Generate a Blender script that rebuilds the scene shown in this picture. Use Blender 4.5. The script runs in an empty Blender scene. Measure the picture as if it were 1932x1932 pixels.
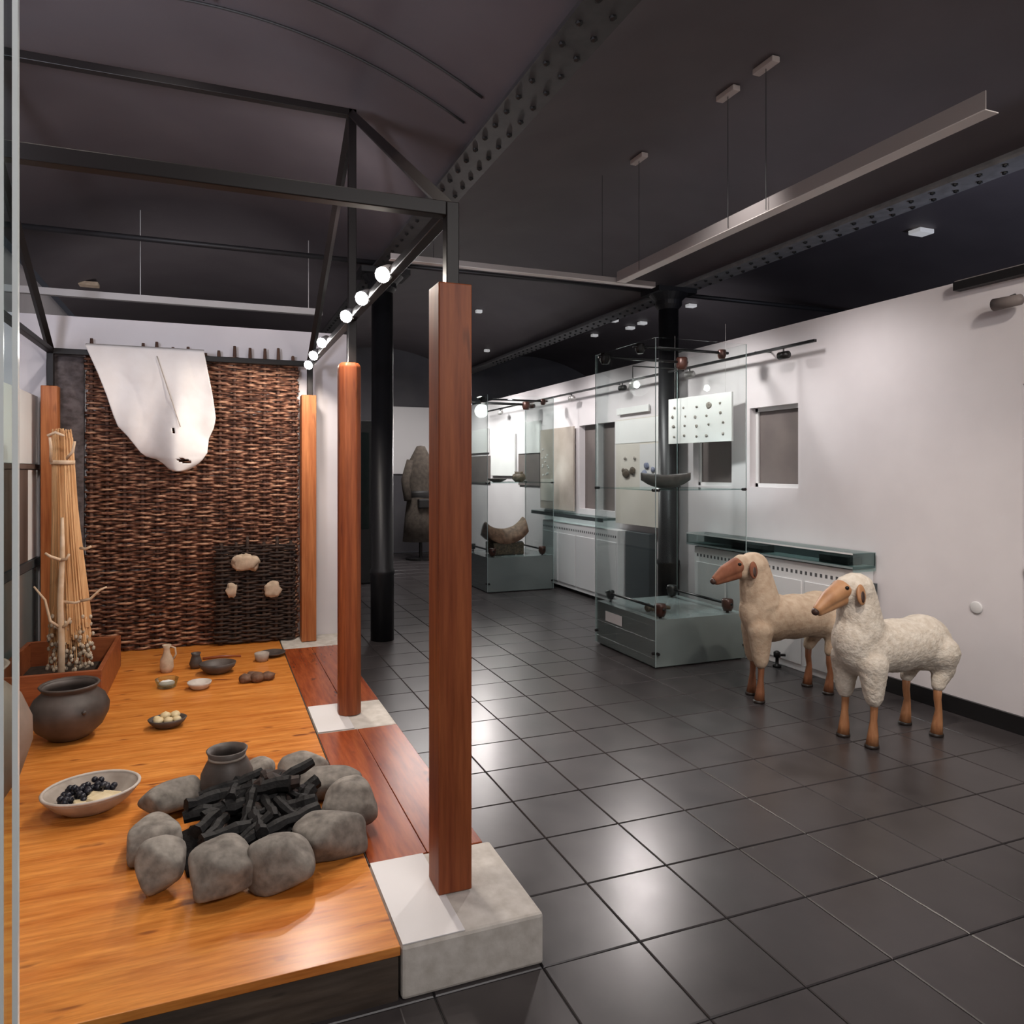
import bpy, bmesh, math, random
from mathutils import Vector, noise, Matrix
random.seed(7)
PI = math.pi
S = bpy.context.scene
COL = S.collection

# ------------------------------------------------------------------ camera, world, exposure
cam = bpy.data.objects.new('camera', bpy.data.cameras.new('camera')); COL.objects.link(cam)
cam.location = (0, 0, 1.45)
cam.rotation_euler = (PI/2, 0, -math.radians(20.43))
cam.data.sensor_width = 36; cam.data.lens = 1342/1932*36
cam.data.shift_x = 66/1932; cam.data.shift_y = -77/1932
cam.data.clip_start = .05
S.camera = cam
S.view_settings.view_transform = 'Standard'; S.view_settings.look = 'None'
S.view_settings.gamma = 1; S.view_settings.use_curve_mapping = False
S.view_settings.exposure = 0.0
wd = bpy.data.worlds.new('world'); S.world = wd; wd.use_nodes = True
wd.node_tree.nodes['Background'].inputs[0].default_value = (.5, .5, .6, 1)
wd.node_tree.nodes['Background'].inputs[1].default_value = .05

def aim(o, p):
    o.rotation_euler = (Vector(p)-o.location).to_track_quat('-Z', 'Y').to_euler()
def spot(name, loc, to, power, deg=80, blend=.6, r=.04, col=(1, .93, .86)):
    l = bpy.data.lights.new(name, 'SPOT'); l.energy = power; l.spot_size = math.radians(deg); l.spot_blend = blend
    l.shadow_soft_size = r; l.color = col
    o = bpy.data.objects.new(name, l); COL.objects.link(o); o.location = loc; aim(o, to); return o
def area(name, loc, to, power, sx, sy, col=(1, .95, .9)):
    l = bpy.data.lights.new(name, 'AREA'); l.shape = 'RECTANGLE'; l.size = sx; l.size_y = sy; l.energy = power; l.color = col
    o = bpy.data.objects.new(name, l); COL.objects.link(o); o.location = loc; aim(o, to); return o
WARM = (1, .90, .80); NEUT = (1, .95, .93); COOL = (.90, .96, 1)
# added unseen fill spots overhead, brightening platform, sheep and walls; no fixtures
spot('fill_spot', (.43, 2.3, 3.34), (.20, 2.45, .15), 45, 100, .9, .07, WARM)
spot('fill_spot', (-.60, 2.2, 3.4), (-.45, 3.0, .15), 60, 90, .8, .06, WARM)
spot('fill_spot', (2.2, 1.5, 3.2), (3.4, 3.1, .4), 140, 60, .8, .06, WARM)
spot('fill_spot', (2.9, .8, 3.2), (4.18, 2.9, 1.5), 95, 80, .9, .08, WARM)
spot('fill_spot', (2.45, 3.0, 3.3), (3.6, 4.3, .3), 45, 80, .9, .06, NEUT)
spot('fill_spot', (-.3, 2.6, 3.4), (-.1, 5.76, 2.3), 48, 46, .9, .05, NEUT)
spot('fill_spot', (-.3, 2.0, 3.4), (-1.13, 5.3, 1.6), 90, 30, .6, .05, NEUT)
# wall-washing track along the right wall, above the cases
for y, p in ((3.6, 30), (4.8, 50), (5.9, 52), (7.1, 56), (8.3, 60), (9.6, 66), (11.0, 56)):
    spot('wall_washer', (3.30, y, 2.62), (4.18, y+.1, 1.35), p, 120, .9, .05, NEUT)
for y in (4.84, 8.05):
    spot('case_light', (3.45, y, 2.36), (3.45, y, .3), 40, 100, .8, .03, COOL)
# unseen fill spots aimed upward, added to brighten the dark vaults
spot('vault_fill', (-1.35, 1.4, 2.2), (-.5, 3.2, 3.6), 420, 120, 1, .2, (.95, .85, 1))
spot('vault_fill', (2.2, -.2, 2.3), (1.9, 2.6, 3.5), 28, 130, 1, .2, (1, .9, .85))
spot('vault_fill', (5.4, 2.2, 1.8), (5.2, 3.8, 3.6), 95, 130, 1, .2, (.74, .80, 1))
spot('vault_fill', (5.4, 7.0, 1.8), (5.2, 8.5, 3.6), 50, 130, 1, .2, (.95, .95, 1))
spot('vault_fill', (-.2, 7.0, 1.6), (-.1, 8.5, 3.6), 45, 130, 1, .2, (1, .95, .95))
spot('vault_fill', (.8, 4.3, 2.9), (.5, 5.2, 3.6), 14, 150, 1, .2, (1, .9, .9))
# added area fills without fixtures: behind the camera and over the far hall
area('area_fill', (1.6, -1.4, 3.0), (1.4, 2.5, .8), 70, 2.4, .5, NEUT)
area('area_fill', (2.8, 9.8, 3.15), (2.8, 9.8, 0), 60, .8, .8, NEUT)

# ------------------------------------------------------------------ materials
def mat(name, col=(.5, .5, .5), rough=.6, metal=0, spec=.5, em=None, ems=0):
    m = bpy.data.materials.new(name); m.use_nodes = True
    b = m.node_tree.nodes['Principled BSDF']
    b.inputs['Base Color'].default_value = (*col, 1); b.inputs['Roughness'].default_value = rough
    b.inputs['Metallic'].default_value = metal; b.inputs['Specular IOR Level'].default_value = spec
    if em: b.inputs['Emission Color'].default_value = (*em, 1); b.inputs['Emission Strength'].default_value = ems
    return m
def nodes(m): return m.node_tree.nodes, m.node_tree.links, m.node_tree.nodes['Principled BSDF']
def noisy(name, c1, c2, scale=8, rough=.6, stretch=(1, 1, 1), bump=.0, detail=6, r2=None, metal=0, spec=.5, lo=.35, hi=.65, perobj=0, bscale=None, dist=.002):
    m = mat(name, c1, rough, metal, spec); N, L, B = nodes(m)
    tc = N.new('ShaderNodeTexCoord'); mp = N.new('ShaderNodeMapping'); mp.inputs['Scale'].default_value = stretch
    L.new(tc.outputs['Object'], mp.inputs[0])
    src = mp.outputs[0]
    oi = N.new('ShaderNodeObjectInfo')
    if perobj:
        ad = N.new('ShaderNodeVectorMath'); ad.operation = 'ADD'
        sc = N.new('ShaderNodeMath'); sc.operation = 'MULTIPLY'; sc.inputs[1].default_value = 37
        L.new(oi.outputs['Random'], sc.inputs[0]); L.new(src, ad.inputs[0]); L.new(sc.outputs[0], ad.inputs[1]); src = ad.outputs[0]
    nz = N.new('ShaderNodeTexNoise'); nz.inputs['Scale'].default_value = scale; nz.inputs['Detail'].default_value = detail
    L.new(src, nz.inputs['Vector'])
    cr = N.new('ShaderNodeValToRGB'); cr.color_ramp.elements[0].position = lo; cr.color_ramp.elements[1].position = hi
    cr.color_ramp.elements[0].color = (*c1, 1); cr.color_ramp.elements[1].color = (*c2, 1)
    L.new(nz.outputs['Fac'], cr.inputs[0]); out = cr.outputs[0]
    if perobj:
        hs = N.new('ShaderNodeHueSaturation'); mr = N.new('ShaderNodeMapRange')
        mr.inputs['To Min'].default_value = 1-perobj; mr.inputs['To Max'].default_value = 1+perobj
        L.new(oi.outputs['Random'], mr.inputs[0]); L.new(mr.outputs[0], hs.inputs['Value']); L.new(out, hs.inputs['Color']); out = hs.outputs[0]
    L.new(out, B.inputs['Base Color'])
    if r2 is not None:
        mr2 = N.new('ShaderNodeMapRange'); mr2.inputs['From Min'].default_value = lo; mr2.inputs['From Max'].default_value = hi
        mr2.inputs['To Min'].default_value = rough; mr2.inputs['To Max'].default_value = r2
        L.new(nz.outputs['Fac'], mr2.inputs[0]); L.new(mr2.outputs[0], B.inputs['Roughness'])
    if bump:
        n2 = nz
        if bscale:
            n2 = N.new('ShaderNodeTexNoise'); n2.inputs['Scale'].default_value = bscale; n2.inputs['Detail'].default_value = 5; L.new(src, n2.inputs['Vector'])
        bp = N.new('ShaderNodeBump'); bp.inputs['Strength'].default_value = bump; bp.inputs['Distance'].default_value = dist
        L.new(n2.outputs['Fac'], bp.inputs['Height']); L.new(bp.outputs[0], B.inputs['Normal'])
    return m
def wood(name, c1, c2, cdark, axis, rough=.35, knots=True, spec=.5, fine=60):
    """long grain along axis ('x','y','z') with short dark flecks and knots"""
    m = mat(name, c1, rough, 0, spec); N, L, B = nodes(m)
    tc = N.new('ShaderNodeTexCoord')
    st = {'x': (.10, 1, 1), 'y': (1, .10, 1), 'z': (1, 1, .06)}[axis]
    st2 = {'x': (.30, 1, 1), 'y': (1, .30, 1), 'z': (1, 1, .12)}[axis]
    def nz(scale, s, det=5, rgh=.6):
        mp = N.new('ShaderNodeMapping'); mp.inputs['Scale'].default_value = s; L.new(tc.outputs['Object'], mp.inputs[0])
        n = N.new('ShaderNodeTexNoise'); n.inputs['Scale'].default_value = scale; n.inputs['Detail'].default_value = det
        n.inputs['Roughness'].default_value = rgh; L.new(mp.outputs[0], n.inputs['Vector']); return n
    a = nz(fine*.35, st); b = nz(fine*1.3, st, 3); c = nz(16 if knots else 4, st2 if knots else st, 2)
    cr = N.new('ShaderNodeValToRGB'); e = cr.color_ramp.elements
    e[0].position = .32; e[0].color = (*c1, 1); e[1].position = .66; e[1].color = (*c2, 1)
    L.new(a.outputs['Fac'], cr.inputs[0])
    mx = N.new('ShaderNodeMix'); mx.data_type = 'RGBA'; mx.blend_type = 'MULTIPLY'
    cr2 = N.new('ShaderNodeValToRGB'); cr2.color_ramp.elements[0].position = .35; cr2.color_ramp.elements[0].color = (.72, .66, .6, 1)
    cr2.color_ramp.elements[1].position = .6; cr2.color_ramp.elements[1].color = (1, 1, 1, 1)
    L.new(b.outputs['Fac'], cr2.inputs[0]); mx.inputs['Factor'].default_value = .7
    L.new(cr.outputs[0], mx.inputs['A']); L.new(cr2.outputs[0], mx.inputs['B'])
    mk = N.new('ShaderNodeMix'); mk.data_type = 'RGBA'
    cr3 = N.new('ShaderNodeValToRGB'); cr3.color_ramp.elements[0].position = .66; cr3.color_ramp.elements[0].color = (0, 0, 0, 1)
    cr3.color_ramp.elements[1].position = .74; cr3.color_ramp.elements[1].color = (1, 1, 1, 1)
    L.new(c.outputs['Fac'], cr3.inputs[0]); L.new(cr3.outputs[0], mk.inputs['Factor'])
    L.new(mx.outputs['Result'], mk.inputs['A']); mk.inputs['B'].default_value = (*cdark, 1)
    L.new(mk.outputs['Result'], B.inputs['Base Color'])
    bp = N.new('ShaderNodeBump'); bp.inputs['Strength'].default_value = .15; bp.inputs['Distance'].default_value = .001
    L.new(a.outputs['Fac'], bp.inputs['Height']); L.new(bp.outputs[0], B.inputs['Normal'])
    return m
def glass(name, tint=(.93, .98, .97), refl=.10):
    m = bpy.data.materials.new(name); m.use_nodes = True; N, L = m.node_tree.nodes, m.node_tree.links; N.clear()
    o = N.new('ShaderNodeOutputMaterial'); t = N.new('ShaderNodeBsdfTransparent'); t.inputs[0].default_value = (*tint, 1)
    g = N.new('ShaderNodeBsdfGlossy'); g.inputs['Roughness'].default_value = .02; g.inputs[0].default_value = (.9, .96, .95, 1)
    lw = N.new('ShaderNodeLayerWeight'); lw.inputs[0].default_value = refl*2
    mr = N.new('ShaderNodeMath'); mr.operation = 'MULTIPLY'; mr.inputs[1].default_value = .6
    mx = N.new('ShaderNodeMixShader'); L.new(lw.outputs['Fresnel'], mr.inputs[0]); L.new(mr.outputs[0], mx.inputs[0])
    L.new(t.outputs[0], mx.inputs[1]); L.new(g.outputs[0], mx.inputs[2]); L.new(mx.outputs[0], o.inputs[0]); return m

M = dict(
    deck=wood('deck_pine', (.58, .175, .027), (.82, .325, .070), (.24, .07, .02), 'x', .27),
    border=wood('border_pine', (.235, .040, .011), (.42, .10, .028), (.10, .02, .01), 'y', .26),
    post=wood('post_pine', (.19, .042, .014), (.33, .095, .032), (.04, .012, .008), 'z', .5, True, .3),
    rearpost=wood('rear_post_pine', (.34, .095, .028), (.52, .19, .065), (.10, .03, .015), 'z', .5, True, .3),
    darkwood=wood('dark_board', (.045, .033, .026), (.11, .082, .062), (.01, .008, .007), 'x', .6),
    planter=wood('planter_board', (.24, .062, .022), (.36, .11, .04), (.08, .02, .01), 'x', .4),
    soil=noisy('planter_litter', (.015, .010, .007), (.05, .032, .02), 30, .9, bump=.6),
    concrete=noisy('concrete', (.50, .46, .41), (.66, .62, .57), 22, .75, bump=.6, bscale=45, lo=.3, hi=.7),
    plate=mat('footing_plate', (.74, .72, .72), .55),
    tile=noisy('slate_tile', (.036, .031, .032), (.054, .047, .048), 6, .275, r2=.305, bump=.12, bscale=22, perobj=.10, dist=.0008, detail=5, spec=.6, lo=.3, hi=.7),
    grout=mat('grout', (.024, .022, .022), .7),
    white=noisy('white_plaster', (.70, .66, .675), (.74, .70, .715), 3, .75, bump=.05, bscale=80),
    ceiling=noisy('ceiling_paint', (.085, .072, .078), (.100, .086, .092), 2, .62, bump=.15, bscale=12),
    dark=mat('dark_paint', (.02, .019, .021), .5),
    skirting=mat('black_skirting', (.010, .010, .011), .35),
    steel=mat('brown_steel', (.008, .0055, .005), .45, 0, .25),
    beam=noisy('beam_paint_lit', (.14, .135, .135), (.19, .185, .185), 14, .5),  # lit copy: light from the white wall is put into the colour
    beamshade=noisy('beam_paint_shaded', (.040, .038, .038), (.055, .052, .052), 14, .5),  # shaded copy of the same beam paint
    rivet=mat('rivet_black', (.004, .004, .004), .5),
    column=mat('cast_iron', (.012, .012, .014), .42, .3),
    alu=mat('luminaire_grey', (.30, .27, .26), .45, .2),
    alub=mat('luminaire_light', (.62, .58, .56), .5),
    canopy=mat('canopy_metal', (.42, .36, .33), .45),
    canw=mat('canopy_white', (.8, .8, .82), .5, em=(1, 1, 1), ems=.25),
    cable=mat('cable', (.03, .03, .03), .5),
    lens=mat('lamp_lens', (1, 1, 1), .3, em=(1, .97, .95), ems=60),
    lamp=mat('lamp_body', (.55, .53, .52), .4, .5),
    glass=glass('case_glass', (.972, .988, .984), .07), glassp=glass('partition_glass', (.86, .93, .92), .14),
    gedge=mat('glass_edge', (.30, .37, .37), .2, 0, .6), pedge=mat('polished_edge', (.84, .90, .90), .12, 0, .9),
    base=noisy('glass_base', (.165, .185, .185), (.20, .22, .22), 2, .15, spec=.7),
    fit=mat('black_fitting', (.012, .011, .011), .4, .4),
    bronze=mat('bronze_lamp', (.055, .018, .012), .35, .3),
    rod=mat('black_rod', (.02, .02, .021), .35, .6),
    board=noisy('board_white', (.80, .80, .79), (.84, .84, .83), 4, .6),
    cream=noisy('board_cream', (.60, .56, .50), (.66, .62, .56), 3, .6),
    taupe=noisy('taupe_blind', (.15, .125, .12), (.18, .15, .14), 4, .7),
    beige=noisy('beige_board', (.40, .34, .29), (.50, .44, .39), 3, .7),
    frame=mat('window_frame', (.70, .69, .69), .5),
    spec=noisy('specimen', (.18, .15, .12), (.36, .33, .30), 60, .6),
    dspec=noisy('dark_specimen', (.03, .02, .012), (.10, .07, .04), 50, .6),
    bspec=noisy('blue_specimen', (.10, .12, .2), (.3, .32, .42), 30, .6),
    rad=mat('radiator_white', (.72, .71, .72), .45),
    hole=mat('hole_dark', (.08, .08, .085), .8),
    slate=mat('slot_grey', (.055, .065, .07), .4),
    vitr=glass('vitrine_glass', (.80, .88, .87), .12),
    vitin=mat('vitrine_inside', (.22, .26, .265), .5),
    black=mat('black_object', (.006, .006, .007), .5),
    wattle=None, daub=noisy('grey_daub', (.060, .047, .046), (.125, .105, .105), 16, .95, stretch=(1, 1, 1.6), bump=1, dist=.01),
    clay=noisy('clay_patch', (.46, .35, .25), (.60, .47, .35), 25, .9, bump=.5, dist=.004),
    hide=noisy('hide_white', (.66, .62, .60), (.76, .73, .72), 5, .7, bump=.3, bscale=30, lo=.3, hi=.7),
    hidedark=mat('hide_hole', (.02, .02, .02), .9),
    straw=noisy('straw', (.50, .25, .10), (.72, .44, .22), 40, .7, stretch=(1, 1, .05)),
    seed=noisy('seed_head', (.40, .31, .22), (.62, .53, .42), 60, .8),
    peeled=noisy('peeled_branch', (.58, .40, .25), (.70, .53, .38), 20, .6),
    pot=noisy('smoked_clay', (.040, .031, .027), (.105, .083, .074), 9, .5, bump=.25, bscale=25, spec=.5, lo=.3, hi=.7, dist=.003),
    jar=noisy('storage_clay', (.20, .15, .12), (.30, .22, .18), 7, .55, bump=.25, bscale=25),
    bowl=noisy('grey_bowl', (.30, .25, .21), (.42, .36, .31), 14, .6, bump=.15, bscale=60),
    paleclay=noisy('pale_clay', (.48, .42, .37), (.60, .54, .49), 18, .6),
    berry=mat('dark_berry', (.012, .013, .022), .28),
    cheese=noisy('pale_cheese', (.60, .48, .28), (.72, .62, .42), 20, .6),
    egg=noisy('pale_lump', (.66, .50, .26), (.78, .66, .42), 20, .6),
    brownfood=noisy('brown_loaf', (.09, .04, .022), (.19, .10, .06), 22, .7, bump=.4),
    stone=noisy('hearth_stone', (.12, .105, .092), (.31, .28, .245), 24, .85, bump=.5, bscale=60, perobj=.18, lo=.3, hi=.7, dist=.003),
    char=noisy('charcoal', (.004, .004, .0045), (.014, .013, .013), 30, .6, spec=.25, bump=.6, dist=.005, bscale=60),
    ember=noisy('burnt_wood', (.015, .009, .007), (.045, .024, .018), 25, .7, bump=.6),
    wool1=noisy('cream_wool', (.62, .54, .45), (.76, .69, .60), 30, .95, bump=.9, bscale=75, dist=.006, spec=.2),
    wool2=noisy('beige_wool', (.45, .33, .235), (.55, .43, .32), 22, .95, bump=.6, bscale=90, dist=.004, spec=.2),
    facel=noisy('tan_face', (.40, .19, .085), (.52, .27, .13), 14, .5),
    faced=noisy('brown_face', (.19, .07, .040), (.27, .11, .062), 14, .75, spec=.2),
    leg=wood('sheep_leg', (.36, .15, .065), (.50, .25, .12), (.2, .08, .04), 'z', .45, False),
    legd=wood('sheep_leg_dark', (.22, .085, .04), (.33, .14, .07), (.12, .05, .03), 'z', .45, False),
    hoof=mat('hoof', (.018, .012, .010), .45),
    eye=mat('eye', (.004, .004, .004), .15),
    muzzle=mat('muzzle', (.05, .025, .018), .5),
    coat=noisy('brown_coat', (.045, .036, .028), (.075, .06, .048), 18, .95, bump=.4),
    leather=mat('black_leather', (.008, .007, .007), .5),
    greywall=noisy('grey_wall', (.075, .072, .082), (.09, .087, .095), 3, .8),
    brownpanel=noisy('brown_panel', (.07, .045, .036), (.16, .115, .095), 3, .6, stretch=(1, 1.5, .3)),
)
# wicker rods: colour varies from rod to rod
m = mat('wicker_rod', (.2, .1, .06), .75, spec=.3); N, L, B = nodes(m)
tc = N.new('ShaderNodeTexCoord'); mp = N.new('ShaderNodeMapping'); mp.inputs['Scale'].default_value = (16, 16, 60)
nz = N.new('ShaderNodeTexNoise'); nz.inputs['Scale'].default_value = 1; nz.inputs['Detail'].default_value = 3
cr = N.new('ShaderNodeValToRGB'); e = cr.color_ramp.elements; e[0].position = .36; e[0].color = (.045, .018, .011, 1); e[1].position = .66; e[1].color = (.50, .28, .175, 1)
x = cr.color_ramp.elements.new(.52); x.color = (.19, .080, .048, 1)
L.new(tc.outputs['Object'], mp.inputs[0]); L.new(mp.outputs[0], nz.inputs['Vector']); L.new(nz.outputs['Fac'], cr.inputs[0]); L.new(cr.outputs[0], B.inputs['Base Color'])
M['wattle'] = m
M['stake'] = noisy('wicker_stake', (.06, .028, .02), (.13, .065, .042), 8, .8, stretch=(1, 1, .2))
M['standin_wattle'] = noisy('standin_wicker', (.018, .010, .008), (.085, .05, .035), 1, .8, stretch=(16, 16, 60), lo=.4, hi=.68)  # darker rods for the added stand-in panel

# ------------------------------------------------------------------ mesh helpers
class MB:
    def __init__(s): s.v = []; s.f = []
    def add(s, vs, fs):
        n = len(s.v); s.v += [tuple(v) for v in vs]; s.f += [tuple(i+n for i in f) for f in fs]; return s
    def box(s, x0, x1, y0, y1, z0, z1):
        x0, x1 = sorted((x0, x1)); y0, y1 = sorted((y0, y1)); z0, z1 = sorted((z0, z1))
        return s.add([(x0, y0, z0), (x1, y0, z0), (x1, y1, z0), (x0, y1, z0), (x0, y0, z1), (x1, y0, z1), (x1, y1, z1), (x0, y1, z1)],
                     [(0, 3, 2, 1), (4, 5, 6, 7), (0, 1, 5, 4), (1, 2, 6, 5), (2, 3, 7, 6), (3, 0, 4, 7)])
    def tube(s, pts, rad, n=10, cap=True):
        pts = [Vector(p) for p in pts]; rad = rad if isinstance(rad, (list, tuple)) else [rad]*len(pts)
        vs = []; up = Vector((0, 0, 1)); prev = None
        for i, p in enumerate(pts):
            d = (pts[min(i+1, len(pts)-1)]-pts[max(i-1, 0)]).normalized()
            if prev is None:
                a = up if abs(d.z) < .9 else Vector((1, 0, 0)); u = d.cross(a).normalized()
            else: u = (prev-d*prev.dot(d)).normalized()
            prev = u; w = d.cross(u)
            for k in range(n):
                t = 2*PI*k/n; vs.append(p+(u*math.cos(t)+w*math.sin(t))*rad[i])
        fs = [(i*n+k, i*n+(k+1) % n, (i+1)*n+(k+1) % n, (i+1)*n+k) for i in range(len(pts)-1) for k in range(n)]
        if cap: fs += [tuple(range(n-1, -1, -1)), tuple((len(pts)-1)*n+k for k in range(n))]
        return s.add(vs, fs)
    def lathe(s, prof, c=(0, 0, 0), n=40, sx=1, sy=1, wob=0, axis='z', ring=False):
        if ring: prof = list(prof)+[prof[0]]
        vs = []; fs = []
        for i, (r, z) in enumerate(prof):
            for k in range(n):
                t = 2*PI*k/n; q = 1+wob*noise.noise(Vector((math.cos(t)*1.3, math.sin(t)*1.3, z*9+c[0])))
                p = (r*math.cos(t)*sx*q, r*math.sin(t)*sy*q, z)
                if axis == 'x': p = (p[2], p[0], p[1])
                if axis == 'y': p = (p[0], p[2], p[1])
                vs.append((c[0]+p[0], c[1]+p[1], c[2]+p[2]))
        for i in range(len(prof)-1):
            for k in range(n):
                a, b, d, e = i*n+k, i*n+(k+1) % n, (i+1)*n+(k+1) % n, (i+1)*n+k
                fs.append((a, b, d, e))
        if ring: return s.add(vs, fs)
        if prof[0][0] > 1e-4: fs.append(tuple(range(n-1, -1, -1)))
        if prof[-1][0] > 1e-4 : fs.append(tuple((len(prof)-1)*n+k for k in range(n)))
        return s.add(vs, fs)
    def blob(s, c, r, sub=3, amp=0, freq=2, seed=0, rot=None, flat=0, sq=1.0):
        bm = bmesh.new(); bmesh.ops.create_icosphere(bm, subdivisions=sub, radius=1)
        vs = []
        for v in bm.verts:
            p = v.co.copy()
            if sq != 1: p = Vector([math.copysign(abs(a)**sq, a) for a in p])
            q = 1+amp*(noise.noise(p*freq+Vector((seed*7.3, seed*3.1, seed)))+.5*noise.noise(p*freq*2.3+Vector((seed, seed*5, 1))))
            p = p*q
            if flat and p.z < -flat: p.z = -flat
            p = Vector((p.x*r[0], p.y*r[1], p.z*r[2]))
            if rot: p = rot @ p
            vs.append(p+Vector(c))
        fs = [tuple(v.index for v in f.verts) for f in bm.faces]; bm.free()
        return s.add(vs, fs)
    def capsule(s, p0, p1, r0, r1, n=12):
        p0 = Vector(p0); p1 = Vector(p1)
        s.blob(p0, (r0,)*3, 2); s.blob(p1, (r1,)*3, 2); return s.tube([p0, p1], [r0, r1], n)
    def build(s, name, m, parent=None, smooth=False, bevel=0, loc=None, kind=None, label=None, rot=None):
        me = bpy.data.meshes.new(name); me.from_pydata(s.v, [], s.f); me.update()
        bm = bmesh.new(); bm.from_mesh(me); bmesh.ops.recalc_face_normals(bm, faces=bm.faces); bm.to_mesh(me); bm.free()
        if m: me.materials.append(m)
        o = bpy.data.objects.new(name, me); COL.objects.link(o)
        if parent: o.parent = parent
        if loc: o.location = loc
        if rot: o.rotation_euler = rot
        if smooth:
            for p in me.polygons: p.use_smooth = True
        if bevel:
            b = o.modifiers.new('bevel', 'BEVEL'); b.width = bevel; b.segments = 2; b.limit_method = 'ANGLE'
        if kind: o['kind'] = kind
        if label: o['label'] = label
        return o
def tag(o, label=None, cat=None, group=None, kind=None):
    if label: o['label'] = label
    if cat: o['category'] = cat
    if group: o['group'] = group
    if kind: o['kind'] = kind
    return o
def thing(name, label, cat, loc=(0, 0, 0), group=None, rz=0):
    o = bpy.data.objects.new(name, None); COL.objects.link(o); o.location = loc; o.rotation_euler = (0, 0, rz)
    return tag(o, label, cat, group)
def copy_tree(o, parent=None):
    c = o.copy(); COL.objects.link(c); c.parent = parent
    for ch in [k for k in bpy.data.objects if k.parent == o]: copy_tree(ch, c)
    return c
def struct(name, mb, m, label=None, parent=None, bevel=0, smooth=False):
    o = mb.build(name, m, parent, smooth, bevel)
    o['kind'] = 'structure'
    if label: o['label'] = label; o['category'] = name.split('_')[0]
    return o

# ------------------------------------------------------------------ setting: floor with individual tiles
TS = .33; X0 = 1.236-4*TS*0; Y0 = 1.88
XL, XR, YN, YF = -1.6, 7.1, -2.2, 12.4
floor = struct('floor', MB().box(XL, XR, YN, YF, -.1, -.006), M['grout'], 'dark slate tiled museum floor')
tm = MB(); h = TS/2-.0022; b = .003
tm.add([(-h, -h, -.012), (h, -h, -.012), (h, h, -.012), (-h, h, -.012), (-h, -h, -b), (h, -h, -b), (h, h, -b), (-h, h, -b),
        (-h+b, -h+b, 0), (h-b, -h+b, 0), (h-b, h-b, 0), (-h+b, h-b, 0)],
       [(0, 1, 5, 4), (1, 2, 6, 5), (2, 3, 7, 6), (3, 0, 4, 7), (4, 5, 9, 8), (5, 6, 10, 9), (6, 7, 11, 10), (7, 4, 8, 11), (8, 9, 10, 11)])
t0 = None; rest = MB(); cnt = 0; cells = []
for i in range(-9, 18):
    for j in range(-12, 32):
        cx = 1.236+TS*(i+.5); cy = Y0+TS*(j+.5)
        if cx-h < XL or cx+h > 4.5 or cy+h > YF or cy-h < YN: continue
        if cx+h < .9 and cx-h > -1.2 and 1.9 < cy-h and cy+h < 5.7: continue   # under the platform
        w = cx*.349+cy*.937; r = cx*.937-cy*.349
        vis = w > .8 and -.70*w < r < .80*w and w*1.043/1.342 > .95*1.45*.95 and cx < 4.25
        if cx < 1 and cy > 5.7: vis = False
        cells.append((0 if vis else 1, w, cx, cy))
cells.sort()
for vis, w, cx, cy in cells:
    if vis == 0 and cnt < 298:
        if t0 is None: t0 = tm.build('tile', M['tile'], floor); o = t0
        else: o = t0.copy(); COL.objects.link(o)
        o.location = (cx, cy, 0); cnt += 1
        o.rotation_euler = (random.uniform(-.0012, .0012), random.uniform(-.0012, .0012), 0)
    else: rest.add([(v[0]+cx, v[1]+cy, v[2]) for v in tm.v], tm.f)
rest.build('tile_field', M['tile'], floor, kind='stuff')

# ceiling vaults between riveted beams
BX = [-4.33, -1.48, 1.37, 4.22, 7.07]; ZS, ZC = 3.24, 3.64
cm = MB()
for a, c in zip(BX[:-1], BX[1:]):
    if c < -1.4: continue
    n = 24; vs = []
    for k in range(n+1):
        t = k/n; x = a+(c-a)*t; z = ZS+(ZC-ZS)*(1-(2*t-1)**2)
        vs += [(x, YN, z), (x, YF, z), (x, YN, z+.1), (x, YF, z+.1)]
    fs = []
    for k in range(n):
        p = 4*k; fs += [(p, p+1, p+5, p+4), (p+2, p+6, p+7, p+3)]
    cm.add(vs, fs)
ceil = struct('ceiling', cm, M['ceiling'], 'dark painted ceiling of shallow vaults between steel beams', smooth=True)
def vz(x):
    for a, c in zip(BX[:-1], BX[1:]):
        if a <= x <= c: t = (x-a)/(c-a); return ZS+(ZC-ZS)*(1-(2*t-1)**2)
def arc(name, y, a, c, r=.006, m='cable', dz=-.012):
    pts = [(a+(c-a)*k/24, y, vz(a+(c-a)*k/24)+dz) for k in range(25)]
    return MB().tube(pts, r, 6).build(name, M[m], None, True)
for y, d in ((3.28, 'nearer'), (3.55, 'farther')):
    tag(arc('ceiling_conduit', y, -1.4, 1.25), 'thin dark conduit curving over the left vault, the %s of the two' % d, 'conduit')
rv = MB().blob((0, 0, 0), (.0165, .0165, .014), 1)
r0 = None
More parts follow.
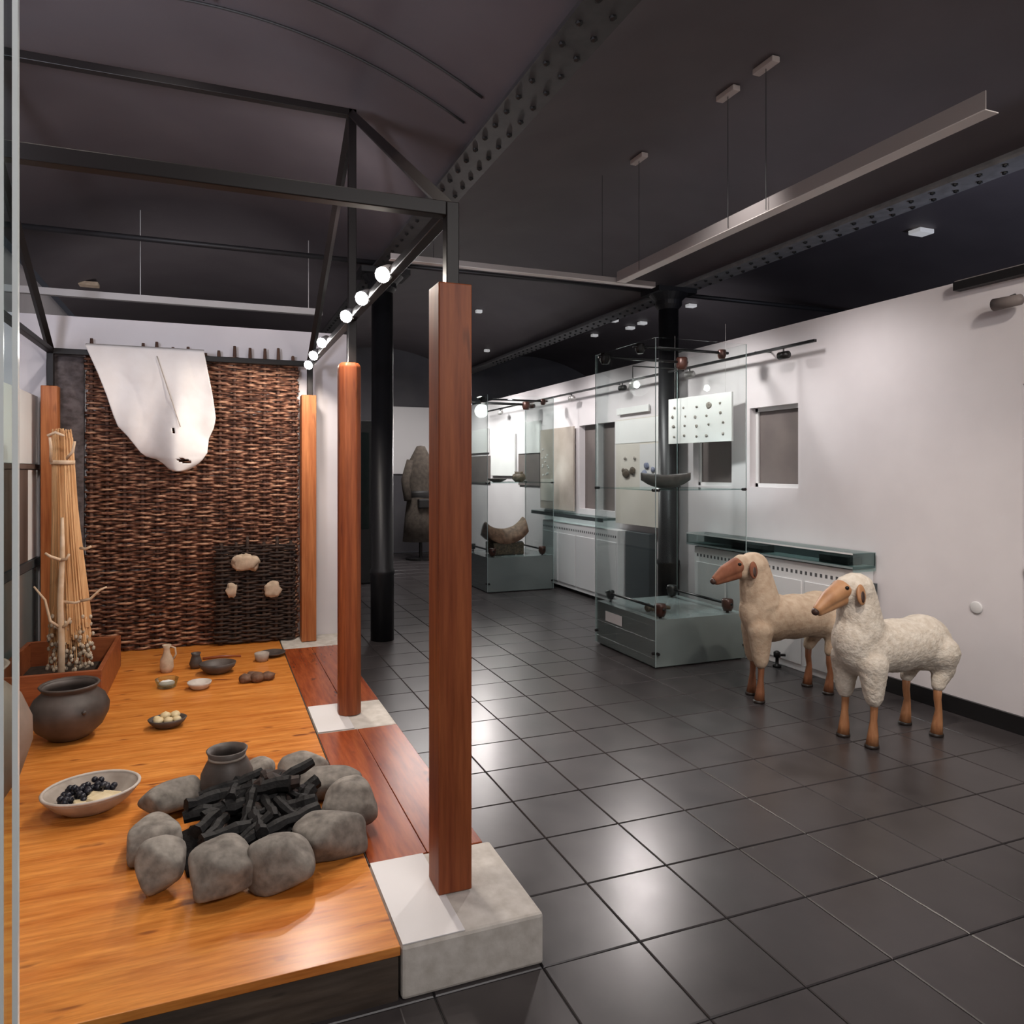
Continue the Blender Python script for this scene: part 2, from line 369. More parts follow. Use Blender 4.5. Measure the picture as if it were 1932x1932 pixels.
for bi, lab in ((2, 'riveted steel ceiling beam above the wooden house frame'), (3, 'riveted steel ceiling beam above the glass case and black column')):
    bx = BX[bi]
    bt = thing('ceiling_beam', lab, 'beam', (bx, 0, 3.17))
    MB().box(-.10, .10, YN, YF, 0, .02).build('flange', M['beam' if bi == 3 else 'beamshade'], bt)
    MB().box(-.012, .012, YN, YF, .02, .22).build('web', M['beam' if bi == 3 else 'beamshade'], bt)
    far = MB()
    for s in (-1, 1):
        for k in range(70):
            y = .55+k*.1435+(0 if s < 0 else .07)
            if y < 5.2 and y > 1.2:
                if r0 is None: r0 = rv.build('rivet', M['rivet'], bt); o = r0
                else: o = r0.copy(); COL.objects.link(o); o.parent = bt
                o.location = (s*.052, y, -.004)
            elif y > 1.2: far.add([(v[0]+s*.052, v[1]+y, v[2]-.004) for v in rv.v], rv.f)
    far.build('rivet_row', M['rivet'], bt, kind='stuff')
# tie rods across at the columns
tag(MB().tube([(-1.5, 5.96, 3.22), (1.37, 5.96, 3.22)], .022, 8).build('tie_rod', M['dark'], None, True), 'dark tie rod crossing the left vault behind the house frame', 'tie rod')
tag(MB().tube([(4.25, 5.96, 3.215), (7.05, 5.96, 3.215)], .022, 8).build('tie_rod', M['dark'], None, True), 'dark tie rod running right from the head of the far column over the white wall', 'tie rod')
tag(MB().tube([(1.37, 5.96, 3.22), (4.2, 5.96, 3.22)], .018, 8).build('tie_rod', M['dark'], None, True), 'dark tie rod crossing the middle vault between the two black columns', 'tie rod')

# walls
ww = MB()
WX = 4.18; WT = 2.58
def wallbits(mb, segs, x0=WX, x1=WX+.12):
    for y0, y1, z0, z1 in segs: mb.box(x0, x1, y0, y1, z0, z1)
# openings: niche Y 1.2-2.62 ; window A 4.22-4.72 & 4.97-5.46 ; window B 6.85-7.62
wallbits(ww, [(YN, 1.2, 0, WT), (1.2, 2.62, 1.93, WT), (2.62, 4.22, 0, WT), (4.22, 4.74, 0, 1.32), (4.22, 4.74, 1.97, WT),
              (4.74, 4.96, 0, WT), (4.96, 5.48, 0, 1.32), (4.96, 5.48, 1.97, WT), (5.48, 6.85, 0, WT), (6.85, 7.66, 0, 1.0), (6.85, 7.66, 2.0, WT), (7.66, YF, 0, WT)])
wr = struct('wall_right', ww, M['white'], 'long white partition wall on the right')
struct('wall_back', MB().box(-1.6, 1.02, 5.76, 5.88, 0, 2.555), M['white'], 'white partition wall behind the wicker panel')
struct('wall_left', MB().box(-1.7, -1.6, YN, YF, 0, 3.3), M['white'], 'white wall at far left')
struct('wall_far', MB().box(XL, XR, YF, YF+.1, 0, 3.7), M['greywall'], 'dim grey wall at the far end of the hall')
struct('wall_near', MB().box(XL, XR, YN-.1, YN, 0, 3.7), M['greywall'])
struct('wall_outer', MB().box(XR, XR+.1, YN, YF, 0, 3.7), M['greywall'])
struct('baseboard_right', MB().box(WX-.02, WX, 2.6, 3.53, 0, .1).box(WX-.02, WX, 8.4, YF, 0, .1), M['skirting'], 'black skirting board along the white wall')
# near niche
struct('trim_1', MB().box(WX-.02, WX+.16, 1.2, 2.60, .90, .925), M['frame'], 'white sill of the wall niche at the right edge')
struct('window_3', MB().box(WX+.10, WX+.12, 1.2, 2.62, .925, 1.93), M['taupe'], 'taupe blind in the niche at the right edge')
struct('trim_2', MB().box(WX+.08, WX+.12, 1.2, 2.62, .11, .90), M['cream'], 'beige panel below the niche at the right edge')
struct('baseboard_niche', MB().box(WX-.02, WX+.12, 1.2, 2.598, 0, .11), M['skirting'], 'black skirting below the niche')
# windows with blinds
w1 = thing('window_1', 'pair of taupe blinded windows behind the glass case', 'window', (WX, 4.85, 1.32)); w1['kind'] = 'structure'
for y0, y1 in ((4.22, 4.74), (4.96, 5.48)):
    yc = -4.85
    MB().box(.08, .10, y0+yc, y1+yc, 0, .65).build('blind', M['taupe'], w1)
    MB().box(.06, .075, y0+yc, y0+yc+.03, 0, .65).box(.06, .075, y1+yc-.03, y1+yc, 0, .65).box(.06, .075, y0+yc, y1+yc, 0, .03).box(.06, .075, y0+yc, y1+yc, .62, .65).build('window_frame', M['frame'], w1)
w2 = thing('window_2', 'taupe blinded window left of the cream board', 'window', (WX, 7.25, 1.0)); w2['kind'] = 'structure'
MB().box(.08, .10, -.40, .41, 0, 1.0).build('blind', M['taupe'], w2)
MB().box(.0, .075, -.03, .0, 0, 1.0).box(.06, .075, -.40, -.37, 0, 1).build('window_frame', M['frame'], w2)

# ------------------------------------------------------------------ columns
def column(x, y, lab, r=.095, base=True):
    t = thing('iron_column', lab, 'column', (x, y, 0))
    MB().lathe([(r*1.06, 0), (r*1.06, .56), (r*1.12, .57), (r*1.12, .6), (r, .62), (r*.97, 3.0)], n=28).build('shaft', M['column'], t, True)
    MB().lathe([(r*.97, 2.98), (r*1.3, 3.02), (r*1.3, 3.06), (r*1.9, 3.12)], n=28).box(-.21, .21, -.15, .15, 3.12, 3.168).build('capital', M['column'], t)
    return t
column(1.375, 6.03, 'black cast iron column between the wooden posts')
column(4.065, 5.70, 'black cast iron column rising behind the near glass case')

# ------------------------------------------------------------------ platform (dwelling floor)
PX0, PX1, PY0, PY1 = -1.12, .89, 1.897, 5.72
pf = thing('display_platform', 'low orange pine platform with dark front board carrying the hearth', 'platform', (0, 0, 0))
MB().box(PX0, .483, PY0, PY1, .124, .150).build('deck', M['deck'], pf, bevel=.002)
for i, (y0, y1) in enumerate(((2.335, 3.575), (4.005, 5.36))):
    MB().box(.490, .687, y0, y1, .124, .149).build('border_board', M['border'], pf, bevel=.002)
    MB().box(.689, PX1, y0, y1, .124, .149).build('border_board', M['border'], pf, bevel=.002)
MB().box(.486, .489, 2.33, PY1, .12, .1475).build('shadow_gap', M['darkwood'], pf)
MB().box(PX0, .478, PY0+.004, PY0+.03, 0, .123).build('front_board', M['darkwood'], pf)
for y0, y1 in ((2.337, 3.576), (4.004, 5.361)): MB().box(.862, .888, y0, y1, 0, .123).build('side_board', M['darkwood'], pf)
MB().box(PX0, .44, 2.0, PY1, .02, .12).build('underframe', M['darkwood'], pf)
# footings
def footing(y0, y1, lab, plate=True, x0=.486, x1=.915):
    t = thing('concrete_footing', lab, 'footing', ((x0+x1)/2, (y0+y1)/2, 0), 'concrete footings under the posts')
    hx, hy = (x1-x0)/2, (y1-y0)/2
    MB().box(-hx, hx, -hy, hy, 0, .150).build('block', M['concrete'], t, bevel=.010)
    if plate: MB().box(-hx+.003, -hx+.185, -hy+.004, hy-.004, .150, .1535).build('top_plate', M['plate'], t, bevel=.001, label='smooth white plate')
    return t
footing(1.893, 2.333, 'pale concrete footing block at the front corner under the nearest post')
footing(3.58, 4.0, 'pale concrete footing under the middle post', True, .49, .893)
footing(5.365, 5.75, 'pale concrete footing under the rear right post', False, .49, .955)

# ------------------------------------------------------------------ posts and steel house frame
def post(x, y, lab, rnd=False, w=.108, z0=.1535, z1=2.03, m='post'):
    t = thing('wooden_post', lab, 'post', (x, y, z0), 'wooden posts of the house frame')
    h = w/2; H_ = z1-z0
    if rnd:
        pts = []
        c = .030
        prof = [(h-c, -h), (h, -h+c), (h, h-c), (h-c, h), (-h+c, h), (-h, h-c), (-h, -h+c), (-h+c, -h)]
        vs = [(a, b_, 0) for a, b_ in prof]+[(a, b_, H_-.02) for a, b_ in prof]+[(a*.8, b_*.8, H_) for a, b_ in prof]
        fs = [(i, (i+1) % 8, 8+(i+1) % 8, 8+i) for i in range(8)]+[(8+i, 8+(i+1) % 8, 16+(i+1) % 8, 16+i) for i in range(8)]+[tuple(range(16, 24)), tuple(range(7, -1, -1))]
        MB().add(vs, fs).build('shaft', M['post'], t, bevel=.006)
    else:
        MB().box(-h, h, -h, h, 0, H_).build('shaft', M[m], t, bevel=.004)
        # split crack
    return t
POSTS = [(.702, 2.128), (.690, 3.82), (.692, 5.575)]
post(*POSTS[0], 'nearest square wooden post standing on the front footing')
post(*POSTS[1], 'middle wooden post with rounded top and chamfered corners', True, .118)
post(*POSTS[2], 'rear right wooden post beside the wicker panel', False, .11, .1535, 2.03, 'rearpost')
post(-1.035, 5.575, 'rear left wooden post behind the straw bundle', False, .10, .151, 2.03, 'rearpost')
fr = thing('steel_house_frame', 'dark steel tube frame outlining a house roof on the wooden posts', 'frame', (0, 0, 2.03))
def bar(name, p, q, w=.042, dz=None):
    p = Vector(p); q = Vector(q); p.z -= 2.03; q.z -= 2.03
    return MB().tube([p, q], w*.707, 4).build(name, M['steel'], fr)
def sq(name, x0, x1, y0, y1, z0, z1): return MB().box(x0, x1, y0, y1, z0-2.03, z1-2.03).build(name, M['steel'], fr, bevel=.003)
EX, EL, EZ, RZ = .705, -1.035, 2.292, 3.39; w = .021
sq('upright', EX-w, EX+w, 2.128-w, 2.128+w, 2.032, EZ)
sq('upright', EX-w, EX+w, 3.82-w, 3.82+w, 2.032, RZ)
sq('upright', EX-w, EX+w, 5.575-w, 5.575+w, 2.032, EZ)
sq('upright', EL-w, EL+w, 5.575-w, 5.575+w, 2.032, EZ)
sq('eave_beam', EL-w, EX-w, 2.128-w, 2.128+w, EZ-.045, EZ)
sq('eave_beam', EL-w, EX-w, 5.575-w, 5.575+w, EZ-.04, EZ)
sq('ridge_beam', EL-w, EX+w, 3.82-w, 3.82+w, RZ-.04, RZ)
sq('side_rail', EX-w, EX+w, 2.128, 5.575, EZ-.035, EZ)
sq('side_rail', EL-w, EL+w, 2.128, 5.575, EZ-.035, EZ)
for x in (EX, EL):
    for y in (2.128, 5.575):
        MB().tube([(x, y, EZ-2.05), (x, 3.82, RZ-2.05)], .026, 4).build('rafter', M['steel'], fr)
# spot lamps along the right side rail
def rail_lamp(y, z, lab):
    t = thing('spot_lamp', lab, 'lamp', (.672, y, z), 'glowing spot lamps on the right rail of the frame')
    d = Vector((-.45, -.62, -.38)).normalized()
    q = d.to_track_quat('Z', 'Y').to_matrix()
    def xf(mb): mb.v = [tuple(q @ Vector(v)) for v in mb.v]; return mb
    xf(MB().lathe([(.0, -.05), (.028, -.05), (.034, .028), (.030, .03)], n=18)).build('housing', M['lamp'], t, True)
    xf(MB().blob((0, 0, .030), (.033, .033, .013), 2)).build('lens', M['lens'], t, True)
    MB().box(.0, .022, -.006, .006, -.004, .02).build('bracket', M['lamp'], t)
    return t
for i, (y, z) in enumerate(((2.897, 2.27), (3.331, 2.272), (3.745, 2.272), (4.628, 2.283), (5.025, 2.262), (5.30, 2.235))):
    rail_lamp(y, z, ['glowing spot lamp on the rail, nearest and largest of six', 'second glowing spot lamp from the front on the rail', 'third glowing spot lamp, just before the middle post',
                     'fourth glowing spot lamp, just beyond the middle post', 'fifth glowing spot lamp on the rail', 'farthest glowing spot lamp above the rear post'][i])
    spot('rail_lamp_light', (.625, y-.07, z-.045), (.625-.35, y-.07+(-.35, -.35, -.3, .25, -.35, .35)[i], z-1.05), [20, 20, 18, 30, 26, 15][i], 152, .35, .03, WARM)

# ------------------------------------------------------------------ luminaires and ceiling bits
lm = thing('linear_luminaire', 'long grey linear luminaire hanging on cables over the sheep', 'luminaire', (2.8, 3.2, 2.85))
MB().box(0, .006, -1.31, 1.36, 0, .072).build('side_profile', M['alu'], lm)
MB().box(0, .075, -1.31, 1.36, -.004, 0).build('lower_profile', M['alub'], lm)
for y in (3.03, 3.33, 4.24):
    zc = vz(2.76)-2.85
    MB().box(-.045, .005, y-3.2-.075, y-3.2+.075, zc-.035, zc-.004).build('canopy', M['canopy'], lm, bevel=.004)
    MB().tube([(-.02, y-3.2, .0), (-.02, y-3.2, zc-.03)], .0022, 5).build('cable', M['cable'], lm)
l2 = thing('linear_luminaire', 'grey linear luminaire crossing the hall from post to far column', 'luminaire', (2.3, 4.58, 2.85))
MB().box(-1.2, .85, 0, .006, 0, .035).build('side_profile', M['alu'], l2)
MB().box(-1.2, .85, 0, .05, -.004, 0).build('lower_profile', M['alub'], l2)
for x in (-.9, .4): MB().tube([(x, .02, 0), (x, .02, vz(2.3+x)-2.855)], .0022, 5).build('cable', M['cable'], l2)
l3 = thing('linear_luminaire', 'grey linear luminaire hanging beyond the white back wall', 'luminaire', (-.25, 6.4, 2.84))
MB().box(-1.25, 1.17, 0, .006, 0, .05).build('side_profile', M['alub'], l3)
MB().box(-1.25, 1.17, 0, .05, -.004, 0).build('lower_profile', M['alub'], l3)
for x in (-.55, .8): MB().tube([(x+.25, .02, 0), (x+.25, .02, vz(x)-2.845)], .004, 5).build('cable', M['lamp'], l3)
cans = [(3.30, 8.79, 'small white ceiling lamp just right of the nearest post', .04), (4.0, 10.3, 'faint white ceiling lamp low beside the nearest post', .04),
        (5.35, 8.80, 'small white ceiling lamp, leftmost of three left of the column', .06), (5.88, 9.2, 'small white ceiling lamp, lowest of three left of the column', .06),
        (5.86, 8.85, 'small white ceiling lamp, nearest the column on its left', .06), (5.70, 9.95, 'tiny white ceiling lamp farthest back on the vault', .05),
        (5.84, 7.70, 'small white ceiling lamp just right of the column', .06), (5.95, 4.58, 'white ceiling lamp alone on the bluish vault at right', .085),
        (-1.18, 8.2, 'pale square ceiling box above the white back wall at left', .09)]
for x, y, lab, s in cans:
    z = vz(x); t = thing('ceiling_lamp', lab, 'ceiling lamp', (x, y, z), 'small lamps on the dark vaults')
    MB().box(-s, s, -s*.7, s*.7, -.05, -.012).build('housing', M['canw'] if x > 0 else M['clay'], t, bevel=.004)
    MB().tube([(0, 0, -.012), (0, 0, .01)], .01, 6).build('stem', M['cable'], t)
t = thing('ceiling_hook', 'small black ceiling hook on the left vault', 'hook', (-.056, 3.44, 3.625))
MB().lathe([(.025, -.012), (.025, 0), (.01, .004)], n=14).build('plate', M['black'], t); MB().tube([(0, 0, 0), (.0, 0, -.03), (.02, 0, -.045), (.035, 0, -.03)], .006, 6).build('hook', M['black'], t)
t = thing('wall_luminaire', 'black bar luminaire on top of the white wall at right edge', 'luminaire', (4.16, 2.0, 2.52))
MB().box(-.04, .02, -1.0, .97, 0, .05).build('housing', M['black'], t); MB().box(-.035, .015, -1, .965, .05, .056).build('top_strip', M['alu'], t)
t = thing('track_spot', 'oval grey spotlight on the white wall at the right edge', 'lamp', (4.10, 2.66, 2.38))
MB().lathe([(0, -.09), (.03, -.08), (.035, .06), (.0, .07)], n=16, axis='y').build('housing', M['taupe'], t, True); MB().tube([(0, 0, .02), (.08, 0, .05)], .008, 6).build('arm', M['fit'], t)

# ------------------------------------------------------------------ left: glass partition, display wall, storage jar
gp = thing('glass_partition', 'tall clear glass pane with bright polished edge at the left picture edge', 'glass pane', (-.80, 1.5, 0))
MB().box(-.7, .460, 0, .010, 0.01, 2.55).build('pane', M['glassp'], gp)
MB().box(.461, .470, -.001, .011, 0.01, 2.55).build('polished_edge', M['pedge'], gp)
MB().box(.440, .448, -.002, .0, 0.01, 2.55).build('edge_strip', M['pedge'], gp)
MB().box(-.7, .47, -.015, .025, 0, .012).build('floor_channel', M['lamp'], gp)
sc = thing('display_wall', 'white display wall with brown panels at the left behind the jar', 'display wall', (-1.14, 4.4, 0))
MB().box(-.30, -.02, -1.1, 1.33, 0, 1.98).build('carcass', M['rad'], sc)
MB().box(-.02, 0, -1.1, 1.32, 1.50, 1.97).build('white_panel', M['board'], sc)
MB().box(-.02, .02, -1.1, 1.32, 1.465, 1.495).build('ledge', M['brownpanel'], sc)
MB().box(-.02, .004, -.6, 1.02, .86, 1.46).build('brown_panel', M['brownpanel'], sc)
MB().box(-.02, .002, 1.03, 1.30, .86, 1.46).build('white_strip', M['board'], sc)
MB().box(-.02, .015, -1.1, 1.32, .80, .855).build('lower_ledge', M['slate'], sc)
MB().box(-.02, .002, -1.1, 1.32, .16, .79).build('grey_panel', M['base'], sc)
jar = thing('storage_jar', 'big round-bellied clay storage jar cut by the left picture edge', 'jar', (-.90, 3.10, .151))
P = [(0, 0), (.11, .0), (.15, .04), (.22, .15), (.262, .28), (.262, .36), (.225, .45), (.165, .51), (.155, .54), (.19, .575), (.178, .575), (.145, .54), (.15, .5), (.2, .44), (.235, .36), (.235, .28), (.18, .12), (.1, .03), (0, .025)]
MB().lathe(P, n=48, wob=.02).build('body', M['jar'], jar, True)
MB().lathe([(.158, .512), (.166, .518), (.158, .524)], n=40, ring=True).build('neck_band', M['pot'], jar, True)

# ------------------------------------------------------------------ wicker panel
def hurdle(name, lab, x0, x1, y, z0, z1, ns, rr, mw, ms, top=0, amp=.026):
    t = thing(name, lab, 'wicker panel', ((x0+x1)/2, y, z0))
    W = x1-x0; H_ = z1-z0; xs = [-W/2+W*(i+.35+random.uniform(-.10, .10))/(ns-.3) for i in range(ns)]
    bend = [(random.uniform(-.012, .012), random.uniform(-.012, .012)) for _ in xs]
    def sx(k, z): return xs[k]+bend[k][0]*math.sin(z/H_*PI)+bend[k][1]*z/H_
    for k in range(ns):
        tp = H_+random.uniform(-.005, .07)+top
        MB().tube([(sx(k, z), 0, z) for z in (0, H_*.25, H_*.5, H_*.75, H_)]+[(sx(k, H_), 0, tp)], [.016, .0155, .015, .014, .013, .010], 8).build('stake', ms, t, True)
    wv = MB(); rows = int((H_-rr)/(rr*1.62))
    for r in range(rows):
        z = rr+r*rr*1.62; pts = [(-W/2+random.uniform(-.015, .01), (-1)**r*.010, z)]
        wig = random.uniform(0, 9); A = amp*random.uniform(.8, 1.1); flip = 0
        for k in range(ns):
            x = sx(k, z); sgn = (-1)**(k+r+flip)
            dz = .004*math.sin(x*6+wig)+random.uniform(-.002, .002)
            pts += [(x-.016, sgn*A*.9, z+dz), (x+.016, sgn*A*.9, z+dz)]
            if k < ns-1:
                xm = (x+sx(k+1, z))/2; pts.append((xm, random.uniform(-.003, .003), z+.004*math.sin(xm*6+wig)))
        pts.append((W/2+random.uniform(-.01, .012), (-1)**r*.010, z))
        rad = rr*random.uniform(.78, 1.15)
        wv.tube(pts, [rad*random.uniform(.82, 1.12) for _ in pts], 6)
    wv.build('weave', mw, t, True, kind='stuff'); return t
hurdle('wicker_panel', 'tall brown wicker wattle panel covering the back wall', -.835, .628, 5.705, .155, 2.335, 14, .0108, M['wattle'], M['stake'])
hurdle('wicker_panel', 'low dark wicker stand-in with clay patches for the dark area at lower right of the tall one', .02, .60, 5.635, .16, .90, 6, .0100, M['standin_wattle'], M['standin_wattle'], amp=.018)  # added panel, stands in for a dark glass reflection over the tall wicker
dm = MB(); nx, nzz = 14, 60; vs = []
for j in range(nzz+1):
    for i in range(nx+1):
        x = -.115+.23*i/nx; z = 2.13*j/nzz
        y = -.02-.03*math.sin(PI*i/nx)+.02*noise.noise(Vector((x*14, z*9, 3)))+.012*noise.noise(Vector((x*50, z*40, 1)))
        if j == nzz: y = 0
        vs.append((x, y, z+(.0 if j < nzz-1 else -.03*abs(i/nx-.5))))
n0 = len(vs); vs += [(v[0], .02, v[2]) for v in vs]
fs = []
for j in range(nzz):
    for i in range(nx):
        a = j*(nx+1)+i; fs.append((a, a+1, a+nx+2, a+nx+1)); fs.append((n0+a, n0+a+nx+1, n0+a+nx+2, n0+a+1))
for j in range(nzz):
    for i in (0, nx):
        a = j*(nx+1)+i; fs.append((a, a+nx+1, n0+a+nx+1, n0+a))
dm.add(vs, fs)
tag(dm.build('daub_panel', M['daub'], None, True, loc=(-.965, 5.705, .152)), 'grey clay daubed wall strip left of the wicker panel', 'wall strip')
for (x, z, sx, sz, lab, sd) in ((.235, .765, .095, .062, 'large pale clay patch on the dark wicker', 1), (.428, .553, .058, .058, 'round pale clay patch low on the right of the dark wicker', 2), (.135, .565, .035, .05, 'small grey clay patch low on the left of the dark wicker', 3)):
    tag(MB().blob((0, 0, 0), (sx, .018, sz), 3, .35, 1.6, sd, sq=.7).build('clay_patch', M['clay'], None, True, loc=(x, 5.595, z)), lab, 'clay patch')

# hide
lp = [(2.326, -.816, -.054), (2.137, -.738, -.018), (1.99, -.687, .009), (1.85, -.647, .026), (1.777, -.62, .012), (1.70, -.552, -.021), (1.594, -.478, -.032), (1.564, -.44, -.052), (1.545, -.37, -.064), (1.513, -.325, -.096), (1.476, -.289, -.147), (1.46, -.262, -.185)]
def lerp(z):
    for (a, l0, r0_), (c, l1, r1) in zip(lp[:-1], lp[1:]):
        if a >= z >= c:
            t = (a-z)/(a-c); return l0+(l1-l0)*t, r0_+(r1-r0_)*t
    return lp[-1][1:]
hm = MB(); vs = []; R_, C_ = 90, 72; keep = set()
for j in range(R_+1):
    z = 2.326-(2.326-1.46)*j/R_; l, r = lerp(z)
    for i in range(C_+1):
        u = i/C_; x = l+(r-l)*u; d = min(j/R_*1.1, 1)
        y = -.030-.050*d*math.sin(x*11+z*2.2)-.030*d*math.sin(x*23-z*3)-.02*abs(noise.noise(Vector((x*4, z*3, 0))))-.05*d*(abs(u-.5)*2)**3*(-1)
        vs.append((x+.43, y, z-2.326))
        if ((x+.255)/.016)**2+((z-1.745-(x+.255)*-.7)/.022)**2 < 1 or ((x+.185-(z-1.535)*-.9)/.045)**2+((z-1.535)/.022)**2 < 1: keep.add(len(vs)-1)
fs = []
for j in range(R_):
    for i in range(C_):
        a = j*(C_+1)+i; q = (a, a+1, a+C_+2, a+C_+1)
        if sum(k in keep for k in q) < 3: fs.append(q)
# turn over the beam
n1 = len(vs)
for i in range(C_+1):
    x, y, z = vs[i]; vs.append((x, .0, z+.020)); 
for i in range(C_+1):
    x, y, z = vs[i]; vs.append((x, .05, z-.01))
for i in range(C_):
    fs.append((i, n1+i, n1+i+1, i+1)); fs.append((n1+i, n1+C_+1+i, n1+C_+2+i, n1+i+1))
hm.add(vs, fs); hd = thing('animal_hide', 'pale animal hide with two holes hanging over the rear beam', 'hide', (-.43, 5.545, 2.326-.012))
o = hm.build('skin', M['hide'], hd, True); so = o.modifiers.new('s', 'SOLIDIFY'); so.thickness = .004
MB().tube([(.065+.155*k/12, -.040-.055*(k/12)-.004*(k % 2), -.05-.50*k/12) for k in range(13)], .0035, 6).build('crease', M['bowl'], hd, True)

# ------------------------------------------------------------------ planter with straw bundle and branch pole
pl = thing('planter_trough', 'reddish wooden trough holding the straw bundle', 'trough', (-.84, 4.75, .151))
MB().box(-.27, .27, -.36, -.335, 0, .205).build('front_board', M['planter'], pl, bevel=.003)
MB().box(-.27, .27, .50, .525, 0, .205).build('back_board', M['planter'], pl, bevel=.003)
MB().box(.245, .27, -.334, .499, 0, .205).build('side_board', M['planter'], pl, bevel=.003)
MB().box(-.27, -.245, -.334, .499, 0, .205).build('side_board', M['planter'], pl, bevel=.003)
MB().box(-.244, .244, -.334, .499, 0, .05).build('litter', M['soil'], pl)
bd = thing('straw_bundle', 'tall tapering bundle of tan straw stalks with pale seed heads', 'straw bundle', (-.835, 4.84, .205))
st = MB(); sd = MB()
for k in range(800):
    a = random.uniform(0, 2*PI); q = math.sqrt(random.random())
    tx, ty = .045*q*math.cos(a), .04*q*math.sin(a); bx, by = .108*q*math.cos(a)+.040, .10*q*math.sin(a)
    hgt = 1.50-random.uniform(0, .16)-(.15 if random.random() < .2 else 0); zb = random.uniform(.20, .38)
    mid = ((tx*.55+bx*.45)*.95, ty*.55+by*.45, .25+(hgt-.25)*.55)
    st.tube([(bx, by, zb), mid, (tx+random.uniform(-.012, .012), ty, hgt)], [.0072, .0062, .0042], 4)
for k in range(260):
    a = random.uniform(0, 2*PI); q = math.sqrt(random.random()); z = random.uniform(.06, .40)
    x = .125*q*math.cos(a)+.045; 
    sd.blob((x, -.02+.10*q*math.sin(a), z), (.011, .011, .016), 1)
    if k % 2: st.tube([(x, -.02+.10*q*math.sin(a), z), (x*.8, .03*math.sin(a), z+.2)], .0022, 3)
st.build('stalks', M['straw'], bd, False, kind='stuff'); sd.build('seed_heads', M['seed'], bd, True, kind='stuff')
MB().lathe([(.058, 1.285), (.066, 1.285), (.066, 1.31), (.058, 1.31)], n=20, ring=True).build('binding_cord', M['peeled'], bd, True)
bp_ = thing('branch_pole', 'peeled branch pole with short forked twigs in front of the straw', 'branch', (-.808, 4.63, .203))
MB().tube([(0, 0, 0), (.004, 0, .25), (-.004, 0, .5), (.004, .02, .78), (.0, .04, .98)], [.019, .018, .017, .014, .008], 9).build('stem', M['peeled'], bp_, True)
for pts in ([(0, -.005, .355), (-.05, -.02, .40), (-.075, -.02, .52), (-.13, -.02, .60)], [(0, -.005, .355), (.03, -.015, .37), (.05, -.02, .41)],
            [(0, .0, .74), (-.05, -.02, .765), (-.075, -.02, .785)], [(0, 0, .74), (.03, -.015, .745), (.045, -.02, .775)],
            [(.10, 0, .50), (.15, -.01, .51), (.2, -.01, .56), (.235, -.01, .575)], [(.0, .02, .5), (.07, .0, .49), (.12, -.0, .505)],
            [(.09, .05, .80), (.12, .03, .795), (.15, .02, .81)], [(-.06, .06, 1.30), (-.055, .03, 1.38), (-.06, .03, 1.44)], [(.02, .06, 1.32), (.055, .03, 1.36), (.065, .03, 1.42)],
            [(-.075, .05, 1.45), (-.035, .04, 1.47), (.01, .04, 1.45)]):
    MB().tube(pts, [.009, .0085, .007, .005][:len(pts)], 7).build('twig', M['peeled'], bp_, True)

# ------------------------------------------------------------------ pots and food on the platform
Z = .1505
def pot(name, lab, loc, prof, m, n=44, wob=.02, cat='pot', sx=1, sy=1, rz=0, group=None):
    t = thing(name, lab, cat, loc, group, rz)
    MB().lathe(prof, n=n, wob=wob, sx=sx, sy=sy).build('body', m, t, True); return t
p = pot('clay_pot', 'large dark round-bellied clay pot in front of the trough', (-.652, 3.95, Z),
        [(0.0, 0.0), (0.0658, 0.0), (0.094, 0.0115), (0.1457, 0.0576), (0.173, 0.1152), (0.1748, 0.1536), (0.1551, 0.1968), (0.1222, 0.2256), (0.1175, 0.24), (0.1316, 0.2573), (0.126, 0.2611), (0.109, 0.24), (0.1128, 0.2208), (0.141, 0.192), (0.1579, 0.144), (0.1316, 0.0672), (0.0752, 0.0192), (0.0, 0.0173)], M['pot'])
MB().lathe([(.118, .236), (.128, .251), (.134, .259), (.129, .265), (.120, .257)], n=44, ring=True).build('rim', M['pot'], p, True)
MB().blob((.085, -.154, .158), (.012, .01, .012), 1).build('lug', M['pot'], p, True)
b_ = pot('shallow_bowl', 'wide shallow grey bowl holding dark berries and pale cheese', (-.435, 3.085, Z),
         [(0, 0), (.075, 0), (.095, .008), (.135, .035), (.165, .068), (.172, .080), (.163, .081), (.15, .066), (.12, .040), (.08, .018), (0, .014)], M['bowl'], cat='bowl', sy=.86, wob=.01, rz=.25)
MB().lathe([(.162, .078), (.173, .078), (.174, .084), (.168, .088), (.161, .084)], n=44, sy=.86, ring=True).build('rim', M['paleclay'], b_, True, label='pale rim')
br = MB().blob((0, 0, 0), (.0125, .0125, .012), 2).build('berry', M['berry'], None, True); k = 0
for i in range(64):
    a = random.uniform(0, 2*PI); q = math.sqrt(random.random())*.072
    if i < 34: cx, cy = -.502+.058*math.cos(a)*(q/.072), 3.08+.075*math.sin(a)*(q/.072)
    else: cx, cy = -.435+.075*math.cos(a)*(q/.072), 3.135+.045*math.sin(a)*(q/.072)
    z = Z+.042+random.uniform(.0, .036)
    o = br if i == 0 else br.copy()
    if i: COL.objects.link(o)
    o.location = (cx, cy, z); tag(o, 'dark blue berry heaped in the shallow bowl', 'berry', 'berries in the shallow bowl')
